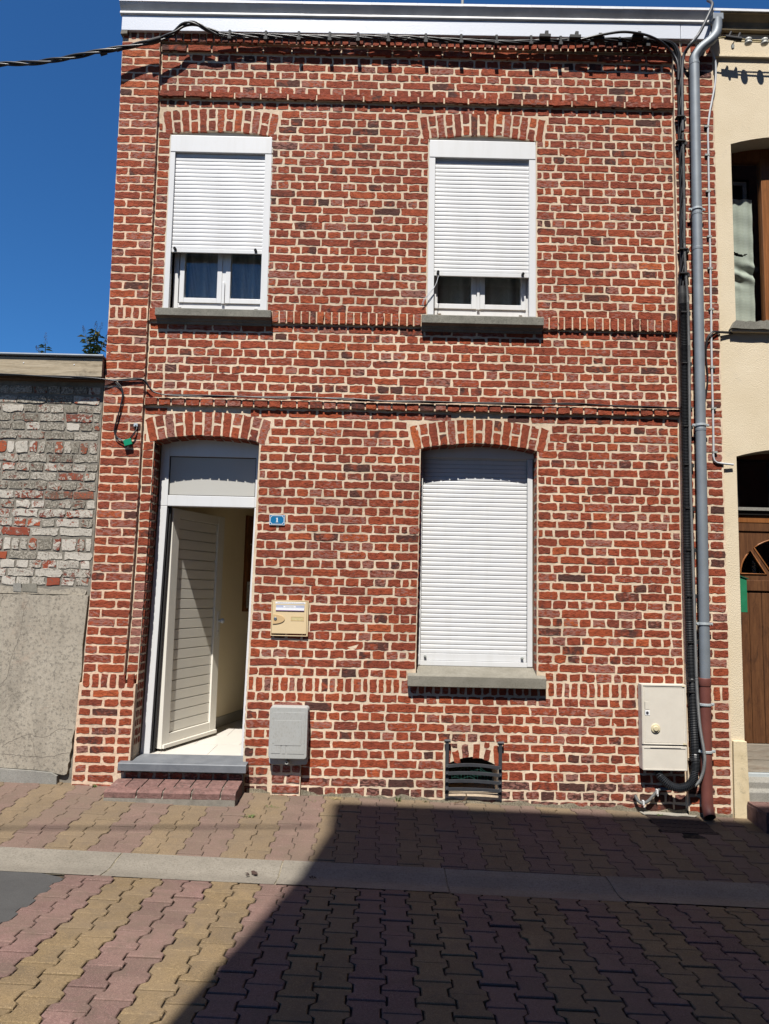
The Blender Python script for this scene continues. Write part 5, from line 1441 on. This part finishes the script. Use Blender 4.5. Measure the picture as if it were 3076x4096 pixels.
for (xa, xb, za, zb) in ((8.6, 9.7, 3.98, 5.74), (8.2, 9.9, .9, 2.9)):
    b = MB(); frame_rect(b, xa, xb, za, zb, .17, .24, .08, .08, .08, .08); b.box((xa + xb) / 2 - .05, (xa + xb) / 2 + .05, .165, .235, za + .08, zb - .08); ow = b.build('window', 'frame_wood', nh)
    g = MB(); g.box(xa + .07, xb - .07, .198, .202, za + .07, zb - .07); g.build('pane', 'glass', ow)
# its front door
b = MB(); b.box(5.462, 5.56, .20, .27, .10, 2.90); b.box(6.38, 6.45, .20, .27, .10, 2.90); b.box(5.56, 6.38, .201, .269, 2.27, 2.335); b.box(5.56, 6.38, .201, .269, 2.82, 2.90)
nd = b.build('door_frame', 'frame_wood', nh, bevel=.004)
b = MB(); frame_rect(b, 5.545, 6.39, 2.336, 2.83, .185, .215, .022, .03, .07, .02); b.box(5.836, 5.88, .186, .214, 2.406, 2.81); b.build('fanlight_frame', 'black_paint', nd, bevel=.003)
b = MB(); b.box(5.56, 6.37, .198, .201, 2.40, 2.815); b.build('fanlight_pane', 'glass', nd)
b = MB(); b.box(5.545, 6.40, .17, .205, 2.375, 2.402); b.build('weather_board', 'stone_grey', nd)
# door leaf with quarter-round lights and upright planks
cx, cz_ = 5.975, 1.823; ro = .40; rh = .315
hole = [(5.573, cz_), (5.815, cz_), (5.655, 2.025), (5.60, 1.93)]
lw = MB(); cl = [(5.56, 1.67), (6.38, 1.67), (6.38, 2.265), (5.56, 2.265)]
qa = [(5.574, 1.823)] + [(5.965 - .391 * math.cos(R(a_)), 1.823 + .315 * math.sin(R(a_))) for a_ in range(8, 41, 8)] + [(5.80, 1.823)]
qb = [(5.825, 1.86)] + [(5.965 - .391 * math.cos(R(a_)), 1.823 + .315 * math.sin(R(a_))) for a_ in range(47, 88, 8)] + [(5.945, 1.86)]
qc = [(6.37 - (x - 5.56), z) for x, z in qa][::-1]; qc = [(11.93 - x, z) for x, z in qa]; qd = [(11.93 - x, z) for x, z in qb]
loops = [cl, qa, qb, qc, qd]; flat = [p for l_ in loops for p in l_]
lw.add([(x, .215, z) for x, z in flat], [tuple(t3) for t3 in tessellate_polygon([[Vector((x, z, 0)) for x, z in l_] for l_ in loops])])
for l_ in loops[1:]:
    k_ = len(l_); lw.add([(x, .215, z) for x, z in l_] + [(x, .25, z) for x, z in l_], [(i, (i + 1) % k_, (i + 1) % k_ + k_, i + k_) for i in range(k_)])
ld = lw.build('door', 'door_wood', nh)
for l_ in (qa, qb, qc, qd):
    m_ = MB(); ctr = Vector((sum(p[0] for p in l_) / len(l_), 0, sum(p[1] for p in l_) / len(l_))); m_.tube([(x, .213, z) for x, z in l_] + [(l_[0][0], .213, l_[0][1])], .007, 6); m_.build('moulding', 'frame_wood', ld)
b = MB(); b.box(5.57, 6.37, .236, .240, 1.80, 2.17); b.build('pane', 'glass', ld)
b = MB(); b.box(5.56, 6.38, .205, .215, 2.196, 2.268); b.build('top_rail', 'door_wood', ld, bevel=.003)
b = MB(); b.box(5.56, 6.38, .203, .2145, 1.676, 1.768); b.build('mid_rail', 'door_wood', ld, bevel=.004)
xs = [5.56, 5.642, 5.752, 5.862, 5.972, 6.082, 6.192, 6.30, 6.38]
for a_, b_ in zip(xs, xs[1:]):
    k_ = MB(); k_.box(a_ + .0015, b_ - .0015, .214, .25, .382, 1.66); k_.build('plank', 'door_wood', ld, bevel=.005)
for z0_, z1_ in ((.248, .380), (.148, .245)):
    k_ = MB(); k_.box(5.56, 6.38, .204, .25, z0_, z1_); k_.build('kick_board', 'grey_wood', ld, bevel=.003)
b = MB(); b.box(5.556, 6.385, .17, .25, .098, .146); b.build('drip_bar', 'galvanised', ld, bevel=.004)
b = MB(); b.prism([(.0, -.06), (.0, .03), (.012, .045), (.05, .05), (.05, .10), (.062, .115), (.25, .12), (.25, -.06)], 5.474, 6.45, 'x'); b.build('door_stone', 'stone_grey', nh, bevel=.004)
# step of the neighbour
ns = thing('neighbour_step', 'brown tiled step with pale joints in front of the cream house door', 'step', (5.9, -.2, -.15))
b = MB(); b.box(5.452, 6.46, -.35, -.048, -.35, -.032); b.build('step_body', 'patch_concrete', ns)
for i in range(7):
    for j in range(2):
        k_ = MB(); k_.cur = tone(base=.3, pale=.1, burn=.2); k_.box(5.448 + i * .145, 5.448 + i * .145 + .139, -.356 + j * .155, -.356 + j * .155 + .149, -.045, -.026); k_.build('tile', 'paving_brick', ns, bevel=.002)
for j in range(2):
    k_ = MB(); k_.cur = tone(base=.3, pale=.1, burn=.3); k_.box(5.444, 5.4515, -.356 + j * .155, -.356 + j * .155 + .149, -.32, -.048); k_.build('tile', 'paving_brick', ns)
for i in range(7):
    k_ = MB(); k_.cur = tone(base=.3, pale=.1, burn=.3); k_.box(5.448 + i * .145, 5.448 + i * .145 + .139, -.358, -.3505, -.32, -.048); k_.build('tile', 'paving_brick', ns)
# green letterbox on the door jamb
gl_ = thing('green_letterbox', 'narrow green metal letterbox on the jamb of the brown door', 'letterbox', (5.49, .08, 1.49))
b = MB(); b.prism([(5.459, 1.492), (5.522, 1.492), (5.522, 1.772), (5.459, 1.792)], .0, .175); b.build('body', 'letterbox_green', gl_, bevel=.003)
b = MB(); b.prism([(5.458, 1.794), (5.536, 1.769), (5.536, 1.775), (5.458, 1.803)], -.008, .183); b.build('lid', 'letterbox_roof', gl_)

# dark house added out of frame to keep sky light out of the street
bh = thing('sky_blocking_house', 'added unseen dark house beyond the cream house, blocking sky light', 'house', (15, 0, -.3))
wins = [(11.5 + 2.6 * i, 12.7 + 2.6 * i, z, z + 1.7) for i in range(4) for z in (.7, 3.9)]
loops = [[(10.5, -1), (22, -1), (22, 6.9), (10.5, 6.9)]] + [[(a_, c_), (b_, c_), (b_, d_), (a_, d_)] for a_, b_, c_, d_ in wins]; flat = [p for l_ in loops for p in l_]
b = MB(); b.add([(x, .0, z) for x, z in flat], [tuple(t3) for t3 in tessellate_polygon([[Vector((x, z, 0)) for x, z in l_] for l_ in loops])]); b.build('wall', 'across_brick', bh)
for a_, b_, c_, d_ in wins:
    k_ = MB(); frame_rect(k_, a_, b_, c_, d_, .10, .16, .07, .07, .07, .07); wf = k_.build('window', 'pvc_white', bh)
    k_ = MB(); k_.box(a_ + .06, b_ - .06, .12, .125, c_ + .06, d_ - .06); k_.build('pane', 'dark_void', wf)
b = MB(); b.prism([(-.1, 6.9), (4.5, 9.7), (9, 6.9), (9, 6.8), (0, 6.8)], 10.5, 22, 'x'); b.build('roof', 'roof_tile', bh)

# ================================================================== SMALL GROWTH AND LITTER
def weed(x, y, n_, h, spread, mat_, label, seed, cat='weed'):
    q = random.Random(seed); z = g_pave(x, y) if y > YE else g_road(x, y); b = MB()
    for i in range(n_):
        a_ = q.uniform(0, 6.28); r_ = q.uniform(.2, 1) * spread; hh = h * q.uniform(.3, 1); bx_, by_ = x + q.gauss(0, spread * .35), y + q.gauss(0, spread * .15); w_ = q.uniform(.0015, .0035)
        p0 = Vector((bx_, by_, z - .004)); p1 = p0 + Vector((math.cos(a_) * r_ * .45, math.sin(a_) * r_ * .45, hh * .75)); p2 = p0 + Vector((math.cos(a_) * r_, math.sin(a_) * r_, hh)); sd = Vector((-math.sin(a_), math.cos(a_), 0)) * w_
        b.add([p0 - sd, p0 + sd, p1 + sd, p1 - sd, p2], [(0, 1, 2, 3), (3, 2, 4)])
    o_ = b.build('weed_tuft', mat_, recalc=False); return tag(o_, label, cat, 'weeds in the paving joints')


weed(1.512, -.545, 34, .022, .055, 'weed_green', 'flat green weed in the paving right of the front step', 1)
weed(1.63, -.32, 14, .012, .05, 'weed_green', 'thin grass blades lying below the grey cabinet pier', 2)
weed(2.62, -.045, 22, .045, .028, 'weed_green', 'green tuft at the wall foot left of the cellar vent', 3)
weed(2.84, -.045, 16, .03, .022, 'weed_green', 'small green tuft close to the cellar vent guard', 4)
weed(2.10, -.06, 30, .014, .06, 'dry_grass', 'dry brown grass litter at the wall foot right of the grey cabinet', 5)
weed(1.95, -.14, 10, .010, .05, 'weed_green', 'few pale grass blades on the paving beside the grey cabinet', 6)
weed(.17, -.075, 26, .035, .03, 'weed_green', 'dark weed in the broken corner between low wall and pilaster', 7)
weed(4.72, -.07, 16, .02, .03, 'weed_green', 'green moss tuft below the beige meter cabinet', 8)
q = random.Random(8)
for (x, y, s_, lab) in ((1.685, -1.50, .034, 'curled dark dead leaf in the sunlit drainage channel'), (2.06, -1.52, .022, 'small dead leaf in the channel at the shadow edge')):
    b = MB(); z = -.102 + SX * x
    for k_ in range(7):
        a_ = q.uniform(0, 6.28); d = Vector((math.cos(a_), math.sin(a_), 0)); p = Vector((x, y, z + .004)) + d * s_ * .3; sd = Vector((-d.y, d.x, 0)) * s_ * .3
        b.add([p, p + d * s_ * .5 + sd + Vector((0, 0, .012)), p + d * s_ + Vector((0, 0, q.uniform(0, .012))), p + d * s_ * .5 - sd + Vector((0, 0, .008))], [(0, 1, 2, 3)])
    tag(b.build('dead_leaf', 'dead_leaf', recalc=False), lab, 'leaf')

# ================================================================== ACROSS THE STREET (behind the camera): casts the big shadow
oh = thing('house_across', 'tall brick house across the street that shades the paving', 'house', (7, -8.5, .0))
OX0, OX1, OY, OZ = 1.03, 24.0, -6.95, 11.40
wins = [(2.2 + 3.0 * i, 3.4 + 3.0 * i, z, z + 1.8) for i in range(7) for z in (1.2, 4.6, 7.9)]
loops = [[(OX0, -1), (OX1, -1), (OX1, OZ), (OX0, OZ)]] + [[(a_, c_), (b_, c_), (b_, d_), (a_, d_)] for a_, b_, c_, d_ in wins]; flat = [p for l_ in loops for p in l_]
b = MB(); b.add([(x, OY, z) for x, z in flat], [tuple(t3) for t3 in tessellate_polygon([[Vector((x, z, 0)) for x, z in l_] for l_ in loops])])
b.add([(OX0, OY, -1), (OX0, -14, -1), (OX0, -14, OZ), (OX0, OY, OZ)], [(0, 1, 2, 3)]); b.add([(OX1, OY, -1), (OX1, -14, -1), (OX1, -14, OZ), (OX1, OY, OZ)], [(0, 1, 2, 3)]); b.add([(OX0, -14, -1), (OX1, -14, -1), (OX1, -14, OZ), (OX0, -14, OZ)], [(0, 1, 2, 3)])
b.build('wall', 'across_brick', oh)
for a_, b_, c_, d_ in wins:
    k_ = MB(); frame_rect(k_, a_, b_, c_, d_, OY - .15, OY - .08, .07, .07, .07, .07); wf = k_.build('window', 'pvc_white', oh)
    k_ = MB(); k_.box(a_ + .06, b_ - .06, OY - .12, OY - .115, c_ + .06, d_ - .06); k_.build('pane', 'dark_void', wf)
    k_ = MB(); k_.box(a_ - .1, b_ + .1, OY - .1, OY + .07, c_ - .08, c_ - .002); k_.build('sill', 'across_trim', wf)
b = MB(); b.prism([(OY + .20, OZ + .02), (OY + .20, OZ + .13), (-10.5, OZ + 1.2), (-14.2, OZ + .13), (-14.2, OZ + .02)], OX0 - .065, OX1, 'x'); b.build('roof', 'slate', oh)
ow = MB(); ow.tube([(OX0 - .1, -6.90, 10.85), (-4, -7.58, 10.85), (-16, -9.24, 10.9)], .017, 8)
tag(ow.build('street_wire', 'cable_black'), 'overhead street wire whose thin shadow crosses the pavement', 'cable')
